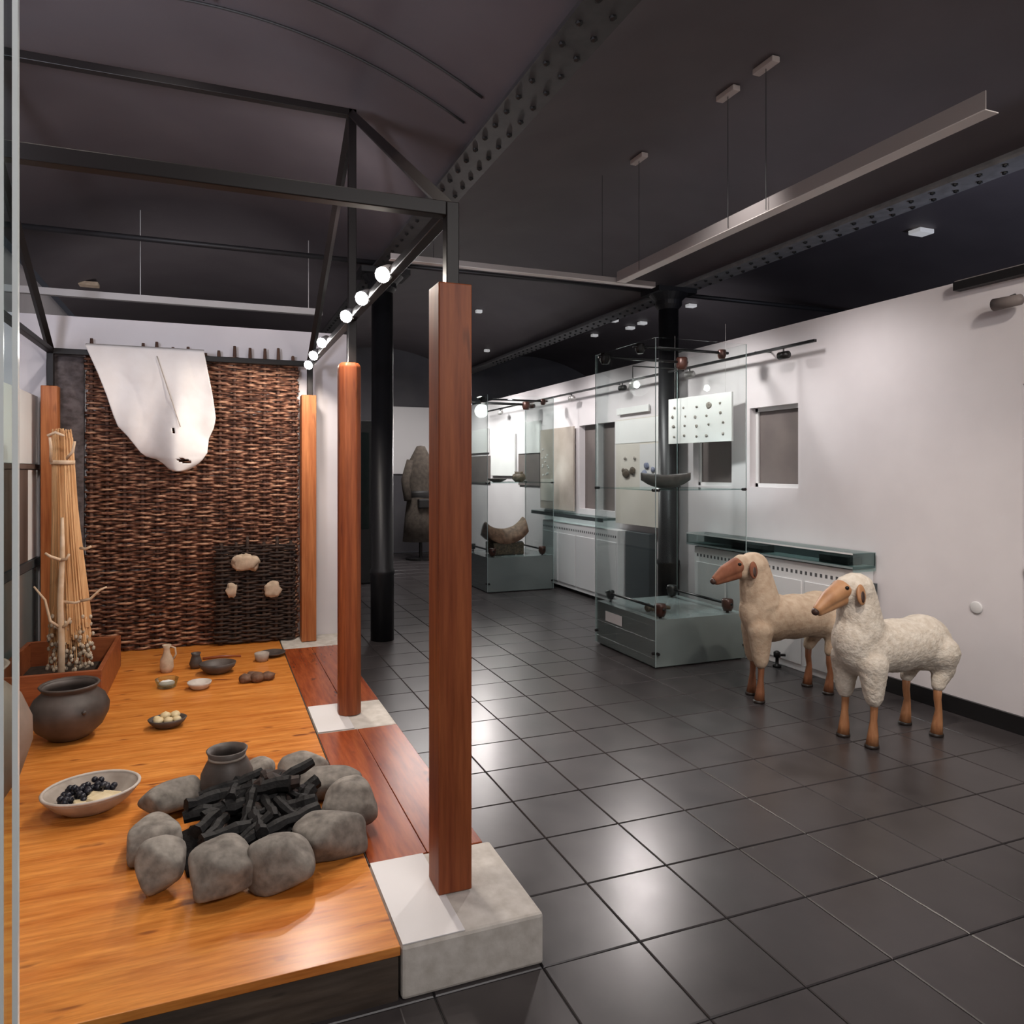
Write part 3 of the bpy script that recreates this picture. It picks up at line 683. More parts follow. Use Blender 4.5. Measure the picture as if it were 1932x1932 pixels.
for i, (x, y, s, a) in enumerate(((-.45, 3.03, .030, .3), (-.402, 3.04, .032, .9), (-.368, 3.07, .028, -.3), (-.422, 3.07, .026, 1.4))):
    tag(MB().box(-s*1.25, s*1.25, -s*.8, s*.8, -.011, .011).build('cheese_piece', M['cheese'], None, bevel=.006, loc=(x, y, Z+.045+.006*(i % 2)), rot=(.15, .1, a)),
        ['pale cheese piece at the front left of the berry bowl', 'pale cheese piece at the front middle of the berry bowl', 'pale cheese piece at the right of the berry bowl', 'pale cheese piece against the berries'][i], 'cheese')
pot('small_bowl', 'small dark bowl filled with pale round lumps', (-.212, 3.94, Z),
    [(0, 0), (.045, 0), (.06, .006), (.082, .026), (.093, .044), (.088, .046), (.07, .028), (.04, .014), (0, .012)], M['pot'], cat='bowl', sy=.8)
for i, (x, y, z, r) in enumerate(((-.235, 3.93, .045, .026), (-.19, 3.915, .047, .024), (-.15, 3.93, .045, .022), (-.245, 3.965, .045, .02), (-.205, 3.965, .058, .026), (-.16, 3.97, .055, .025), (-.2, 4.0, .045, .02))):
    tag(MB().blob((0, 0, 0), (r, r*.9, r*.72), 2, .2, 2, i).build('round_lump', M['egg'], None, True, loc=(x-.017, y-.015, Z+z-.002)), 'pale yellow round lump in the small dark bowl', 'food', 'lumps in the small dark bowl')
pot('dark_bowl', 'wide dark bowl at the back near the wicker', (.035, 4.88, Z),
    [(0, 0), (.05, 0), (.075, .01), (.105, .04), (.114, .066), (.108, .068), (.09, .04), (.05, .02), (0, .018)], M['pot'], cat='bowl', sy=.85)
pot('pale_bowl', 'small whitish bowl on the middle of the platform back', (-.07, 4.565, Z),
    [(0, 0), (.035, 0), (.05, .008), (.066, .03), (.070, .042), (.064, .042), (.045, .02), (0, .015)], M['paleclay'], cat='bowl')
gt = thing('glass_dish', 'clear glass dish with white contents left of the pale bowl', 'dish', (-.255, 4.66, Z))
MB().lathe([(.045, 0), (.052, .004), (.066, .05), (.067, .052), (.063, .05), (.05, .008), (0, .006)], n=32).build('dish', M['glassp'], gt, True)
MB().blob((0, 0, .024), (.048, .048, .018), 2, .1, 3, 2).build('contents', M['board'], gt, True)
fg = thing('clay_jug', 'slender tan clay jug standing at the back left', 'jug', (-.275, 5.02, Z))
MB().lathe([(0, 0), (.035, 0), (.042, .03), (.040, .08), (.022, .12), (.018, .15), (.028, .175), (.024, .175), (.012, .15), (0, .14)], n=28).build('body', M['clay'], fg, True)
MB().tube([(.02, 0, .165), (.05, 0, .15), (.055, 0, .11), (.04, 0, .08)], .006, 7).build('handle', M['clay'], fg, True)
for i, (x, y, a, c, h_) in enumerate(((.195, 4.60, .042, .035, .028), (.262, 4.585, .040, .036, .032), (.325, 4.61, .044, .036, .028), (.235, 4.66, .04, .03, .026))):
    tag(MB().blob((0, 0, 0), (a, c, h_), 3, .2, 1.8, i+4).build('bread_lump', M['brownfood'], None, True, loc=(x, y, Z+h_*.85)),
        ['brown lump of bread, leftmost at the platform back', 'brown lump of bread in the middle of four', 'brown lump of bread, rightmost of four', 'brown lump of bread behind the others'][i], 'bread', 'brown lumps at the platform back')
pot('grey_cup', 'grey clay cup behind the brown lumps', (.32, 5.08, Z), [(0, 0), (.035, 0), (.045, .02), (.05, .055), (.046, .056), (.038, .02), (0, .012)], M['bowl'], cat='cup')
pot('dark_saucer', 'dark saucer by the wicker at the back right', (.40, 5.2, Z), [(0, 0), (.05, 0), (.085, .02), (.09, .026), (.084, .026), (.05, .008), (0, .006)], M['pot'], cat='saucer')
tag(MB().tube([(-.12, 0, .008), (.0, .01, .012), (.13, -.01, .008)], [.010, .009, .006], 8).build('wooden_stick', M['planter'], None, True, loc=(.06, 5.25, Z)), 'thin brown stick lying behind the dark bowl', 'stick')
pot('small_dark_jar', 'small dark jar left of the dark bowl', (-.10, 5.05, Z), [(0, 0), (.03, 0), (.042, .03), (.03, .07), (.024, .085), (.032, .1), (.026, .1), (.018, .08), (0, .03)], M['pot'], cat='jar')

# hearth stones
stones = [
    (-.150, 2.405, .076, .072, .175, 'speckled teardrop hearth stone, frontmost at the left', .1, .10),
    (.026, 2.315, .108, .088, .160, 'broad flat-faced hearth stone at the front centre', 0, .12),
    (.208, 2.315, .106, .085, .163, 'pitted brownish hearth stone at the front right of centre', -.15, .16),
    (.368, 2.425, .114, .085, .152, 'angular hearth stone with a cleft at the right front', .5, .18),
    (.462, 2.590, .100, .105, .185, 'tall blocky hearth stone at the right', .1, .14),
    (.425, 2.890, .150, .085, .105, 'long flat hearth stone lying at the rear right', -.25, .14),
    (.360, 3.100, .108, .075, .105, 'light grey hearth stone at the back right', 0, .12),
    (.190, 3.120, .062, .055, .095, 'small grey hearth stone at the back beside the pot', 0, .1),
    (-.140, 2.955, .118, .085, .120, 'pale slanting hearth stone at the back left', .5, .12),
    (-.188, 2.665, .088, .100, .112, 'rounded hearth stone at the left', .1, .1)]
def boulder(a, c, h_, seed, rz):
    """star-shaped rounded polyhedron: soft minimum over random facet planes"""
    rnd = random.Random(seed); pl = []
    while len(pl) < 15:
        n = Vector((rnd.gauss(0, 1), rnd.gauss(0, 1), rnd.gauss(0, 1))).normalized()
        if all(n.dot(q[0]) < .72 for q in pl): pl.append((n, rnd.uniform(.78, 1.05)))
        elif rnd.random() < .02: break
    for ax in ((1, 0, 0), (-1, 0, 0), (0, 1, 0), (0, -1, 0), (0, 0, 1), (0, 0, -1)): pl.append((Vector(ax), rnd.uniform(.95, 1.1)))
    bm = bmesh.new(); bmesh.ops.create_icosphere(bm, subdivisions=5, radius=1); P_ = 9
    out = []
    for v in bm.verts:
        d = v.co.normalized(); t = sum((max(d.dot(n), 0)/q)**P_ for n, q in pl)
        out.append(d*t**(-1/P_))
    mx = [max(abs(p[i]) for p in out) for i in range(3)]
    R = Matrix.Rotation(rz, 3, 'Z'); vs = []
    for p in out:
        p = Vector((p.x/mx[0]*a, p.y/mx[1]*c, p.z/mx[2]*h_/2))
        k = 1+.030*noise.noise(p*20+Vector((seed, 0, 0)))+.012*noise.noise(p*60)
        pit = noise.noise(p*45+Vector((0, seed, 5)))
        if pit > .42: k -= .05*(pit-.42)
        vs.append(R @ (p*k))
    mb = MB().add(vs, [tuple(v.index for v in f.verts) for f in bm.faces]); bm.free(); return mb
for i, (x, y, a, c, h_, lab, rz, am) in enumerate(stones):
    mb = boulder(a, c, h_, 40+i*3, rz)
    zm = min(v[2] for v in mb.v)
    o = mb.build('hearth_stone', M['stone'], None, True, loc=(x, y, Z-zm-.004)); tag(o, lab, 'stone', 'stones ringed round the hearth')
fp = pot('hearth_pot', 'dark wide-mouthed clay pot standing in the hearth among charred wood', (.055, 2.95, Z),
         [(0, 0), (.05, 0), (.075, .02), (.098, .08), (.097, .125), (.078, .165), (.066, .185), (.078, .212), (.072, .214), (.058, .186), (.068, .16), (.085, .12), (.08, .06), (0, .02)], M['pot'], 40)
MB().lathe([(.066, .182), (.07, .18), (.071, .188), (.067, .192)], n=40, ring=True).build('neck_band', M['bowl'], fp, True)
# ash bed and charred wood
tag(MB().blob((0, 0, 0), (.25, .27, .045), 4, .25, 3, 9, flat=.05).build('ash_bed', M['char'], None, True, loc=(.15, 2.63, Z+.001)), 'black bed of ash and cinders inside the stone ring', 'ash', kind='stuff')
random.seed(11)
for i in range(46):
    L_ = random.uniform(.13, .33); r = random.uniform(.011, .027); a = random.uniform(-.3, 1.15) if i % 3 else random.uniform(1.3, 2.6)
    tilt = random.uniform(-.05, .38)
    v = random.uniform(0, 1); cy = 2.47+v*.37; cx = .15+(random.uniform(-.16, .17))*(1-.35*abs(v-.5))
    cz = Z+.035+.07*v*(1-abs(cx-.17)*2.5)+random.uniform(0, .045)
    d = Vector((math.cos(a)*math.cos(tilt), math.sin(a)*math.cos(tilt), math.sin(tilt)))
    n = 7; pts = [d*(L_*(k/n-.5))+Vector((random.uniform(-.004, .004), random.uniform(-.004, .004), random.uniform(-.004, .004))) for k in range(n+1)]
    zmin = min(p_.z for p_ in pts); cz = min(max(cz, Z+.03-zmin), Z+.17)
    o = MB().tube(pts, [r*random.uniform(.75, 1.15) for _ in pts], 7).build('charred_log', M['char'] if i % 11 else M['ember'], None, False, loc=(cx, cy, cz))
    tag(o, 'black charred branch heaped in the hearth', 'firewood', 'charred branches heaped in the hearth')
tag(MB().blob((0, 0, 0), (.075, .05, .045), 3, .4, 2, 3, sq=.8).build('burnt_chunk', M['ember'], None, False, loc=(.235, 2.80, Z+.115)), 'reddish brown burnt chunk of wood on top of the fire heap', 'firewood')

# ------------------------------------------------------------------ glass cases
def case(x0, x1, y0, y1, zb, zt, lab, shelf):
    cx, cy = (x0+x1)/2, (y0+y1)/2; hx, hy = (x1-x0)/2, (y1-y0)/2
    t = thing('glass_case', lab, 'glass case', (cx, cy, 0))
    MB().box(-hx+.03, hx-.03, -hy+.03, hy-.03, 0, .012).build('plinth', M['black'], t)
    MB().box(-hx+.008, hx-.008, -hy+.008, hy-.008, .012, zb).build('base', M['base'], t)
    g = .005
    for n, bx in (('pane', (-hx, hx, -hy, -hy+g)), ('pane', (-hx, hx, hy-g, hy)), ('pane', (-hx, -hx+g, -hy+g, hy-g)), ('pane', (hx-g, hx, -hy+g, hy-g))):
        MB().box(*bx, .012, zt).build(n, M['glass'], t)
    for sx in (-1, 1):
        for sy in (-1, 1):
            MB().box(sx*hx-.0035*sx, sx*hx+.0015*sx, sy*hy-.0035*sy, sy*hy+.0015*sy, .012, zt).build('pane_edge', M['gedge'], t)
            for z in (.11, shelf):
                MB().tube([(sx*(hx-.02), sy*(hy+.014), z), (sx*(hx-.02), sy*(hy-.02), z)], .011, 8).tube([(sx*(hx+.014), sy*(hy-.02), z), (sx*(hx-.02), sy*(hy-.02), z)], .011, 8).build('clamp', M['fit'], t)
    sh = MB().box(-hx+.01, hx-.01, -hy+.01, hy-.01, shelf-.004, shelf+.004).build('shelf', M['vitr'], t)
    def head(p, r, m, nm='lamp_head'):
        MB().lathe([(0, -r*1.15), (r*.7, -r*1.1), (r, -r*.4), (r, r*.7), (r*.85, r), (0, r*1.05)], (p[0], p[1], p[2]), 16).build(nm, M[m], t, True)
    zt2 = zt-.03
    for sy, r in ((-.19, .042), (.33, .050)):
        MB().tube([(-hx-.03, sy, zt2), (hx+.03, sy, zt2)], .012, 8).build('top_rod', M['rod'], t, True)
        head((-hx+.03, sy, zt2-.01), r*.85, 'fit'); head((hx-.03, sy, zt2-.01), r if sy > 0 else r*.8, 'bronze')
    for x in (-hx+.09, hx-.12):
        MB().tube([(x, -hy+.02, zb+.07), (x, hy-.02, zb+.07)], .011, 8).build('bottom_rod', M['rod'], t, True)
        for y in (-hy+.07, hy-.09):
            head((x, y, zb+.062), .044 if x > 0 or y < 0 else .034, 'bronze' if y < 0 else 'fit')
            MB().tube([(x, y, zb), (x, y, zb+.02)], .012, 8).build('lamp_foot', M['fit'], t)
    return t
c1 = case(3.04, 3.865, 4.42, 5.29, .355, 2.43, 'near tall glass case on grey-green base, beside the sheep', 1.31)
MB().box(-.4138, -.4128, .02, .27, .22, .30).build('label_plate', M['frame'], c1, label='pale rectangular label')
c2 = case(3.06, 3.93, 7.86, 8.70, .42, 2.36, 'far tall glass case on grey-green base, right of the nearest post', 1.31)
# objects in near case
bt = thing('dugout_boat', 'dark model dugout boat on the near case shelf', 'model boat', (3.40, 4.80, 1.3145))
M['boat'] = noisy('boat_wood', (.018, .014, .012), (.05, .04, .034), 20, .6)
n = 20; vs = []; prof = [(-.075, .105), (-.06, .05), (-.03, .008), (0, 0), (.03, .008), (.06, .05), (.075, .105), (.062, .105), (.045, .05), (0, .022), (-.045, .05), (-.062, .105)]
for i in range(n+1):
    t = i/n*2-1; s = max(.06, (1-abs(t)**2.6)); x = t*.235
    for (y, z) in prof: vs.append((x, y*s, z*(.55+.45*s)+.105*.45*(1-s)+.02*t*t))
k = len(prof); fs = [(i*k+j, i*k+(j+1) % k, (i+1)*k+(j+1) % k, (i+1)*k+j) for i in range(n) for j in range(k)]+[tuple(range(k)), tuple(n*k+j for j in range(k))]
MB().add(vs, fs).build('hull', M['boat'], bt, True)
MB().box(-.10, -.08, -.06, .06, .088, .10).box(.07, .09, -.06, .06, .088, .10).build('thwart', M['bowl'], bt)
# tools lying in the bottoms of the cases
def relic(name, lab, loc, m='brownfood', s=1.0, cat='relic'):
    t = thing(name, lab, cat, loc)
    MB().tube([(-.13*s, 0, .05*s), (-.05*s, .02*s, .03*s), (.05*s, 0, .045*s), (.13*s, -.02*s, .03*s)], [.02*s, .03*s, .026*s, .015*s], 9).build('shaft', M[m], t, True)
    MB().blob((-.1*s, 0, .045*s), (.045*s, .035*s, .04*s), 2, .25, 2, 4).build('head', M[m], t, True); return t
relic('bronze_tool', 'dark bronze tool lying on the near case base', (3.25, 4.70, .357), 'dspec', .8)
sd_ = thing('wooden_saddle', 'carved dark brown wooden saddle in the far case', 'saddle', (3.42, 8.2, .55))
n = 14; vs = []
for i in range(n+1):
    t = i/n*2-1
    for j in range(9):
        u = j/8*2-1; vs.append((t*.27, u*.14, .16+.10*t*t*abs(t)+(.05*t if t > 0 else 0)-.16*u*u))
fs = [(i*9+j, i*9+j+1, (i+1)*9+j+1, (i+1)*9+j) for i in range(n) for j in range(8)]
o = MB().add(vs, fs).build('seat', M['brownfood'], sd_, True); so = o.modifiers.new('s', 'SOLIDIFY'); so.thickness = .025
MB().box(-.2, .2, -.15, -.11, -.125, .02).box(-.2, .2, .11, .15, -.125, .02).build('side_bar', M['dspec'], sd_, bevel=.008)
MB().box(-.02, .02, -.02, .02, -.128, .15).build('stand', M['fit'], sd_)
pot('shelf_bowl', 'dark low bowl on the far case shelf', (3.28, 8.1, 1.3145), [(0, 0), (.05, 0), (.11, .03), (.13, .045), (.12, .045), (.05, .012), (0, .01)], M['pot'], cat='bowl')
pot('shelf_jar', 'dark small vessel on the far case shelf, right of the bowl', (3.66, 8.3, 1.3145), [(0, 0), (.05, 0), (.09, .04), (.08, .09), (.05, .11), (.06, .13), (.05, .13), (.04, .1), (0, .03)], M['dspec'], cat='jar')

# ------------------------------------------------------------------ things on the right wall
def board(name, lab, y0, y1, z0, z1, x=WX-.03, m='board', th=.02, cat='board', rz=0):
    t = thing(name, lab, cat, (x, (y0+y1)/2, (z0+z1)/2), rz=rz)
    hy, hz = (y1-y0)/2, (z1-z0)/2
    MB().box(0, th, -hy, hy, -hz, hz).build('panel', M[m], t, bevel=.002); return t
# specimen board, tilted towards the viewer, hung on wires
sb = thing('specimen_board', 'white board with rows of small dark specimens hung in front of the window', 'board', (3.99, 5.16, 1.905), rz=.12)
MB().box(0, .02, -.375, .375, -.205, .205).build('panel', M['board'], sb, bevel=.002)
for y in (-.3, .3): MB().tube([(.01, y, .205), (.01, y, .78)], .0015, 4).build('wire', M['lamp'], sb)
for i, u in enumerate((.30, .16, .02, -.11, -.27)):
    for j, z in enumerate((.12, .03, -.05, -.14)):
        big = (i == 3 and j == 0)
        s = .028 if big else random.uniform(.009, .015)
        MB().blob((-.004, u+random.uniform(-.02, .02), z+random.uniform(-.01, .01)), (.006, s*random.uniform(.9, 1.4), s), 2, .3, 2, i*5+j).build('specimen', M['spec'], sb, True)
cb = board('cream_board', 'tall cream board with dark round finds behind the near case', 5.83, 6.72, .89, 2.0, WX-.07, 'cream')
MB().box(-.006, 0, -.40, -.03, -.18, .28).build('blue_panel', M['frame'], cb); MB().box(-.004, 0, -.44, .44, .30, .545).build('upper_panel', M['board'], cb)
for (y, z, s, mm) in ((.22, -.02, .06, 'dspec'), (.10, .01, .048, 'dspec'), (.27, .01, .03, 'dspec'), (-.16, .06, .04, 'bspec'), (-.27, .02, .03, 'bspec'), (-.12, -.03, .05, 'bspec'), (.24, .14, .018, 'spec'), (.06, .14, .018, 'spec')):
    MB().blob((-.012, y, z), (.012, s*1.1, s*.9), 2, .25, 2, y*9).build('find', M[mm], cb, True)
bb = board('beige_board', 'brownish beige display board with tiny white finds', 7.72, 8.66, .96, 2.0, WX-.05, 'beige')
for k in range(12): MB().blob((-.004, .30+random.uniform(-.11, .11), .12+random.uniform(-.22, .16)), (.004, .018, .016), 1).build('find', M['board'], bb, True)
MB().box(-.004, 0, .08, .44, -.42, -.13).build('cream_panel', M['cream'], bb)
for (y0, y1, z0, z1, lab) in ((8.72, 9.42, 1.70, 2.14, 'white board high on the wall beyond the beige board'), (9.55, 10.5, 1.38, 2.0, 'tall white board second from the nearest post'), (10.65, 11.6, 1.75, 2.14, 'white board just right of the nearest post')):
    board('white_board', lab, y0, y1, z0, z1, WX-.034, 'board', .03)
for (y0, y1, lab) in ((8.75, 9.45, 'grey blind panel under the high white board'), (10.6, 11.5, 'grey blind panel right of the nearest post')):
    board('grey_board', lab, y0, y1, 1.25, 1.7, WX-.021, 'taupe')
sg = board('display_sign', 'blank pale sign strip above the cream board', 6.15, 6.75, 2.06, 2.13, WX-.04, 'board')
sf = thing('glass_shelf', 'dark edged glass shelf running under the beige board', 'shelf', (4.06, 7.72, .92))
MB().box(-.06, .12, -.92, .94, -.015, .015).build('plate', M['vitr'], sf); MB().box(-.064, -.06, -.92, .94, -.03, .012).build('front_edge', M['slate'], sf)
def radiator(lab, y0, y1, z0, z1, x=4.02, holes=True):
    t = thing('radiator_cover', lab, 'radiator', (x, (y0+y1)/2, z0), 'white radiator covers')
    hy = (y1-y0)/2; H_ = z1-z0
    MB().box(0, WX-x-.002, -hy, hy, 0, H_).build('casing', M['rad'], t, bevel=.004)
    n = max(2, int(round((y1-y0)/.42)))
    for i in range(n):
        a = -hy+.03+(2*hy-.03)*i/n; c = -hy+(2*hy-.03)*(i+1)/n
        MB().box(-.008, 0, a, c, .05, H_-.13).build('panel', M['rad'], t, bevel=.003)
    for k in range(int(2*hy/.045)):
        y = -hy+.04+k*.045
        if y < hy-.03: MB().box(-.001, .002, y-.010, y+.010, H_-.085, H_-.06).build('slot', M['hole'], t)
    return t
radiator('long white radiator cover reaching the floor behind the sheep', 3.56, 5.22, 0, .79, 3.995)
radiator('white radiator cover seen through the near case', 6.55, 8.38, .04, .82, 4.03)
tag(MB().box(0, .09, -.22, .22, 0, .82).build('electric_cabinet', M['slate'], None, bevel=.005, loc=(4.085, 6.27, .0)), 'narrow dark grey cabinet between column and far radiator cover', 'cabinet')
vt = thing('wall_vitrine', 'shallow glass vitrine with dark edges above the long radiator cover', 'vitrine', (3.97, 4.40, .80))
MB().box(0, .20, -.86, .90, 0, .015).build('floor_plate', M['vitin'], vt)
MB().box(.0, .004, -.86, .90, .015, .10).build('front_glass', M['vitr'], vt); MB().box(0, .2, -.86, .9, .10, .105).build('top_glass', M['vitr'], vt)
MB().box(0, .2, -.865, -.860, -.02, .105).build('end_glass', M['vitr'], vt); MB().box(.19, .2, -.86, .9, .015, .10).build('back_strip', M['slate'], vt)
MB().box(-.004, 0, -.86, .90, .095, .105).build('edge_strip', M['frame'], vt)
for (y0, y1, lab) in ((.0, .35, 'black flat box inside the wall vitrine, left one'), (-.80, -.55, 'black flat box at the right end of the wall vitrine')):
    tag(MB().box(.0, .12, y0, y1, 0, .055).build('flat_box', M['black'], None, bevel=.004, loc=(4.00, 4.40, .816)), lab, 'box')
tag(MB().box(-.02, .0, -.02, .02, 0, .5).build('radiator_pipe', M['slate'], None, loc=(4.16, 3.535, .2)), 'dark vertical pipe at the right end of the long radiator cover', 'pipe')
ds = thing('wall_socket', 'round white socket cover low on the white wall', 'socket', (WX-.001, 2.87, .655))
MB().lathe([(0, 0), (.036, 0), (.036, .006), (.030, .009), (0, .009)], n=24, axis='x').build('cover', M['frame'], ds, True)
ds.rotation_euler = (0, 0, PI)
tr = thing('wall_track', 'grey lighting track running high along the white wall', 'track', (4.02, 6.8, 2.37))
MB().box(-.012, .012, -2.9, 3.9, 0, .02).build('rail', M['rod'], tr)
for k in range(6):
    y = -2.6+k*1.12
    MB().lathe([(0, -.05), (.028, -.045), (.03, .04), (0, .045)], (-.0, y, -.05), 14, axis='y').build('lamp_head', M['lamp' if k % 2 else 'fit'], tr, True)
    MB().tube([(0, y, -.03), (0, y, .0)], .006, 6).build('lamp_stem', M['fit'], tr)
    MB().tube([(0, y+.3, .02), (.16, y+.3, .03)], .006, 6).build('arm', M['fit'], tr)
for (x, y, z, lab, p_) in ((3.49, 5.42, 2.21, 'glowing spotlight seen through the top of the near glass case', 50), (3.36, 8.95, 2.27, 'glowing spotlight over the far glass case', 60)):
    t = thing('spot_lamp', lab, 'lamp', (x, y, z))
    MB().lathe([(0, -.06), (.03, -.06), (.036, .02), (.033, .026)], n=18, axis='y').build('housing', M['lamp'], t, True)
    MB().blob((0, -.062, 0), (.030, .010, .030), 2).build('lens', M['lens'], t, True)
    MB().tube([(0, 0, .03), (0, 0, 2.38-z), (4.02-x, 0, 2.38-z)], .006, 6).build('stem', M['cable'], t)
    spot('case_spot_light', (x-.02, y-.12, z-.02), (1.25, 2.1, 0), p_*4.5, 64, .9, .09, (1, .87, .86))
fs_ = thing('floor_valve', 'small black valve on the floor behind the far sheep', 'valve', (3.92, 4.16, 0))
MB().lathe([(.03, 0), (.03, .015), (.012, .02), (.012, .07), (.025, .075), (.025, .11), (.01, .12)], n=14).build('body', M['fit'], fs_, True); MB().tube([(0, 0, .09), (.05, -.03, .09)], .01, 7).build('handle', M['fit'], fs_, True)

# ------------------------------------------------------------------ sheep figures
def fuse(mb, name, m, parent, vox=.010, it=8, disp=0, dsc=.03):
    o = mb.build(name, m, parent, True)
    r = o.modifiers.new('remesh', 'REMESH'); r.mode = 'VOXEL'; r.voxel_size = vox; r.use_smooth_shade = True
    s = o.modifiers.new('smooth', 'SMOOTH'); s.iterations = it; s.factor = .6
    if disp:
        tx = bpy.data.textures.new('curl', 'CLOUDS'); tx.noise_scale = dsc; tx.noise_depth = 1
        d = o.modifiers.new('curl', 'DISPLACE'); d.texture = tx; d.strength = disp; d.mid_level = .5
    return o
def sheep(lab, loc, rz, wool, face, leg, legs, k=1.0, head=(-.285, .80), snout=(-.545, .738), curl=.006, ear='faced', back=.645, neckb=.0, fx=.065, ex=.05):
    t = thing('sheep_figure', lab, 'sheep figure', loc, 'life-size sheep figures', rz)
    bz = back-.150
    mb = MB()
    # trunk
    mb.blob((-.17, 0, bz+.005), (.205, .135, .158), 3)
    mb.blob((.02, 0, bz-.002), (.25, .132, .147), 3)
    mb.blob((.22, 0, bz-.002), (.178, .138, .156), 3)
    mb.capsule((-.2, 0, bz), (.22, 0, bz), .138, .140, 18)
    # neck and head wool
    hx, hz = head
    mb.blob((-.255, 0, bz+.05), (.135, .115, .15), 3)
    mb.capsule((-.235+neckb, 0, bz+.09), (hx+.025, 0, hz-.04), .122, .088, 18)
    mb.capsule((-.19+neckb, 0, bz+.07), (hx+.045, 0, hz-.02), .105, .085, 18)
    mb.blob((hx+.02, 0, hz), (.105, .088, .092), 3)
    mb.blob((hx-.042-(fx-.065)*.8, 0, hz+.018), (.062, .060, .062), 3); mb.blob((hx-.035-(fx-.065)*.8, 0, hz-.03), (.055, .060, .05), 3)
    # upper legs in wool
    for (x, y) in legs[:2]:
        mb.capsule((x, y*.95, bz-.06), (x, y, .27), .078, .050); mb.capsule((x, y, .28), (x, y, .25), .048, .042)
    for (x, y) in legs[2:]:
        mb.capsule((x+.03, y*.9, bz-.04), (x+.045, y*.95, .36), .10, .062); mb.capsule((x+.045, y*.95, .36), (x, y, .275), .058, .036)
    fuse(mb, 'wool_body', M[wool], t, .0095, 7, curl, .022)
    # face: long roman nose
    sx, sz = snout; f = MB()
    a = Vector((hx-fx, 0, hz+.010)); s_ = Vector((sx, 0, sz)); mid = a.lerp(s_, .5)+Vector((-.004, 0, .006))
    f.capsule(a, mid, .055, .043, 16); f.capsule(mid, s_+Vector((.020, 0, .006)), .043, .026, 16)
    f.capsule(a+Vector((.0, 0, -.045)), s_+Vector((.03, 0, -.010)), .042, .022, 14)
    fo = fuse(f, 'face', M[face], t, .006, 6)
    d = (s_-a).normalized()
    MB().blob(s_+Vector((.004, 0, -.006)), (.020, .021, .021), 2).build('muzzle', M['muzzle'], t, True, label='dark muzzle')
    for sy in (-1, 1):
        ep = a.lerp(s_, .12)+Vector((0, sy*.047, .024))
        MB().blob(ep, (.013, .009, .011), 2).build('eye', M['eye'], t, True)
        MB().blob((hx-ex+.012, sy*.088, hz-.010), (.030, .014, .055), 3, .05, 2, 2, Matrix.Rotation(.18*1, 3, 'Y') @ Matrix.Rotation(sy*.25, 3, 'X')).build('ear', M[ear], t, True)
        MB().blob((hx-ex+.010, sy*.100, hz-.016), (.015, .006, .034), 2, 0, 2, 2, Matrix.Rotation(.18, 3, 'Y') @ Matrix.Rotation(sy*.25, 3, 'X')).build('inner_ear', M['muzzle'], t, True)
        MB().blob(s_+Vector((.0, sy*.014, .004)), (.006, .004, .004), 1).build('nostril', M['eye'], t, True)
    for i, (x, y) in enumerate(legs):
        fr_ = i < 2
        ky = .0
        pts = [(x, y, .30), (x+(.004 if fr_ else -.004), y, .20), (x+(0 if fr_ else .006), y, .14), (x-.004, y, .07), (x-.011, y, .012)]
        lo = MB().tube(pts, [.024, .019, .0175, .026, .0315], 14).build('leg', M[leg], t, True)
        MB().lathe([(.0, 0), (.031, 0), (.0335, .004), (.0325, .016), (.02, .02)], (x-.012, y, 0), 16, sx=1.15).build('hoof', M['hoof'], lo, True)
    MB().capsule((.375, 0, bz+.02), (.392, 0, bz-.09), .024, .015).build('tail', M[wool], t, True)
    return t
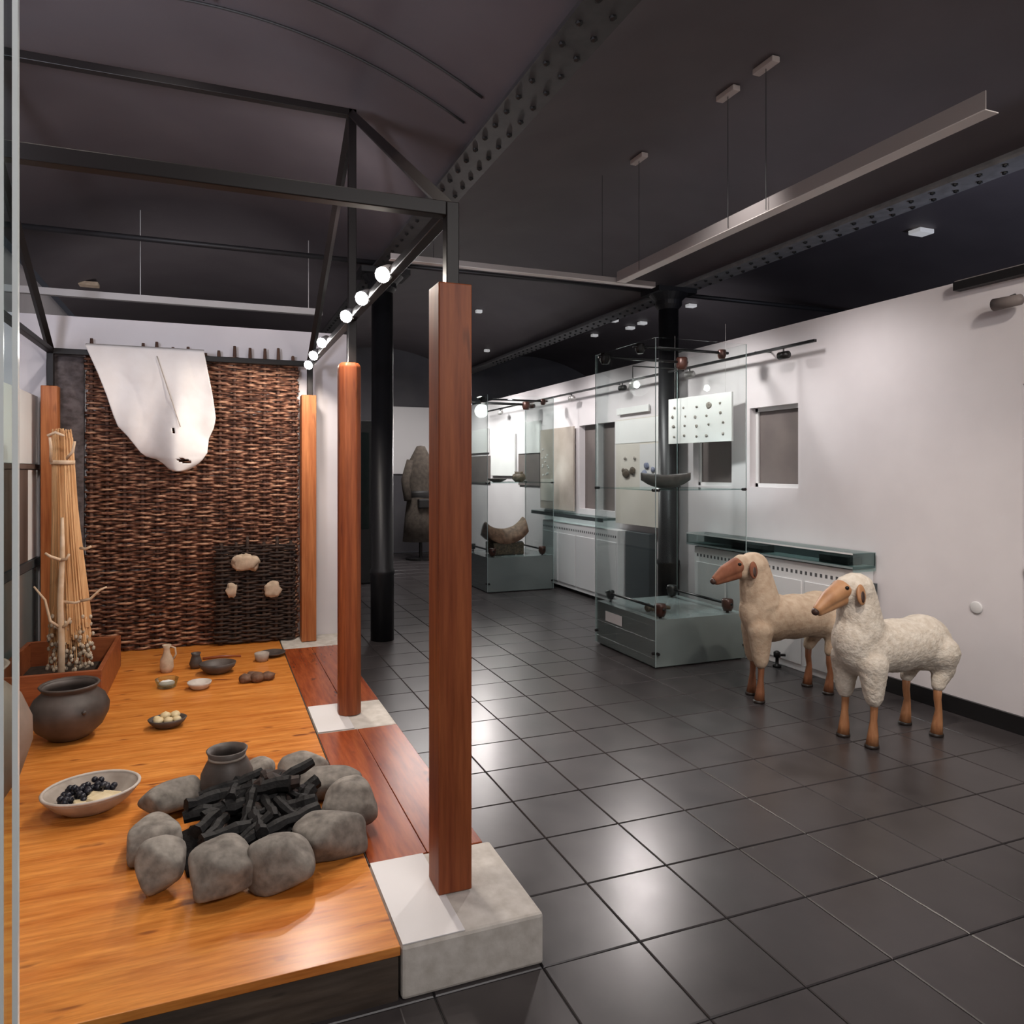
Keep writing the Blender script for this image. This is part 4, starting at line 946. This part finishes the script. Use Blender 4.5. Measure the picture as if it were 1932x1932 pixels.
sheep('cream curly sheep figure in front, tan face and pale legs', (3.495, 2.865, 0), 0, 'wool1', 'facel', 'leg',
      [(-.240, -.092), (-.245, .085), (.235, -.092), (.240, .10)], head=(-.285, .815), snout=(-.545, .722), ear='facel')
sheep('beige smooth sheep figure standing behind, brown face and darker legs', (3.535, 3.63, 0), 0, 'wool2', 'faced', 'legd',
      [(-.31, -.07), (-.24, .08), (.235, -.09), (.24, .09)], head=(-.33, .845), snout=(-.62, .772), curl=.003, back=.655, neckb=-.02, fx=.10, ex=.065)

# ------------------------------------------------------------------ far dim end of the hall
cs = thing('costume_figure', 'long brown coat with dark belt displayed on a stand in the dim far hall', 'costume', (3.22, 11.3, 0))
MB().lathe([(.30, .30), (.27, .7), (.22, 1.05), (.20, 1.10), (.235, 1.35), (.20, 1.6), (.11, 1.78), (.07, 1.86), (0, 1.87)], n=30, sy=.7, wob=.08).build('coat', M['coat'], cs, True)
MB().lathe([(.215, 1.0), (.225, 1.03), (.225, 1.10), (.212, 1.13)], n=30, sy=.72, ring=True).build('belt', M['leather'], cs, True)
for s in (-1, 1): MB().tube([(s*.17, -.02, 1.62), (s*.27, -.04, 1.3), (s*.25, -.12, .98)], [.075, .075, .065], 12).build('sleeve', M['coat'], cs, True)
MB().box(-.1, .12, -.25, -.1, .85, 1.0).build('pouch', M['leather'], cs, bevel=.02); MB().tube([(0, 0, 0), (0, 0, .5)], .03, 10).build('pole', M['fit'], cs); MB().lathe([(.25, 0), (.25, .03), (.0, .035)], n=24).build('foot_plate', M['fit'], cs)
board('pale_poster', 'pale grey poster on the far wall behind the coat', 0, .9, 1.3, 2.5, 0, 'frame')
pp = [o for o in bpy.data.objects if o.name.startswith('pale_poster')][0]; pp.location = (3.35, 12.36, 2.0); pp.rotation_euler = (0, 0, PI/2)
dc = thing('dark_cabinet', 'tall black display cabinet in the dim hall left of the column', 'cabinet', (1.75, 9.3, 0))
MB().box(-.35, .2, -.2, .3, 0, 2.1).build('carcass', M['black'], dc, bevel=.01); MB().box(.2, .205, -.18, .28, .7, 1.95).build('glass_door', M['vitr'], dc); MB().box(-.3, .15, -.206, -.2, .7, 1.95).build('front_glass', M['vitr'], dc)
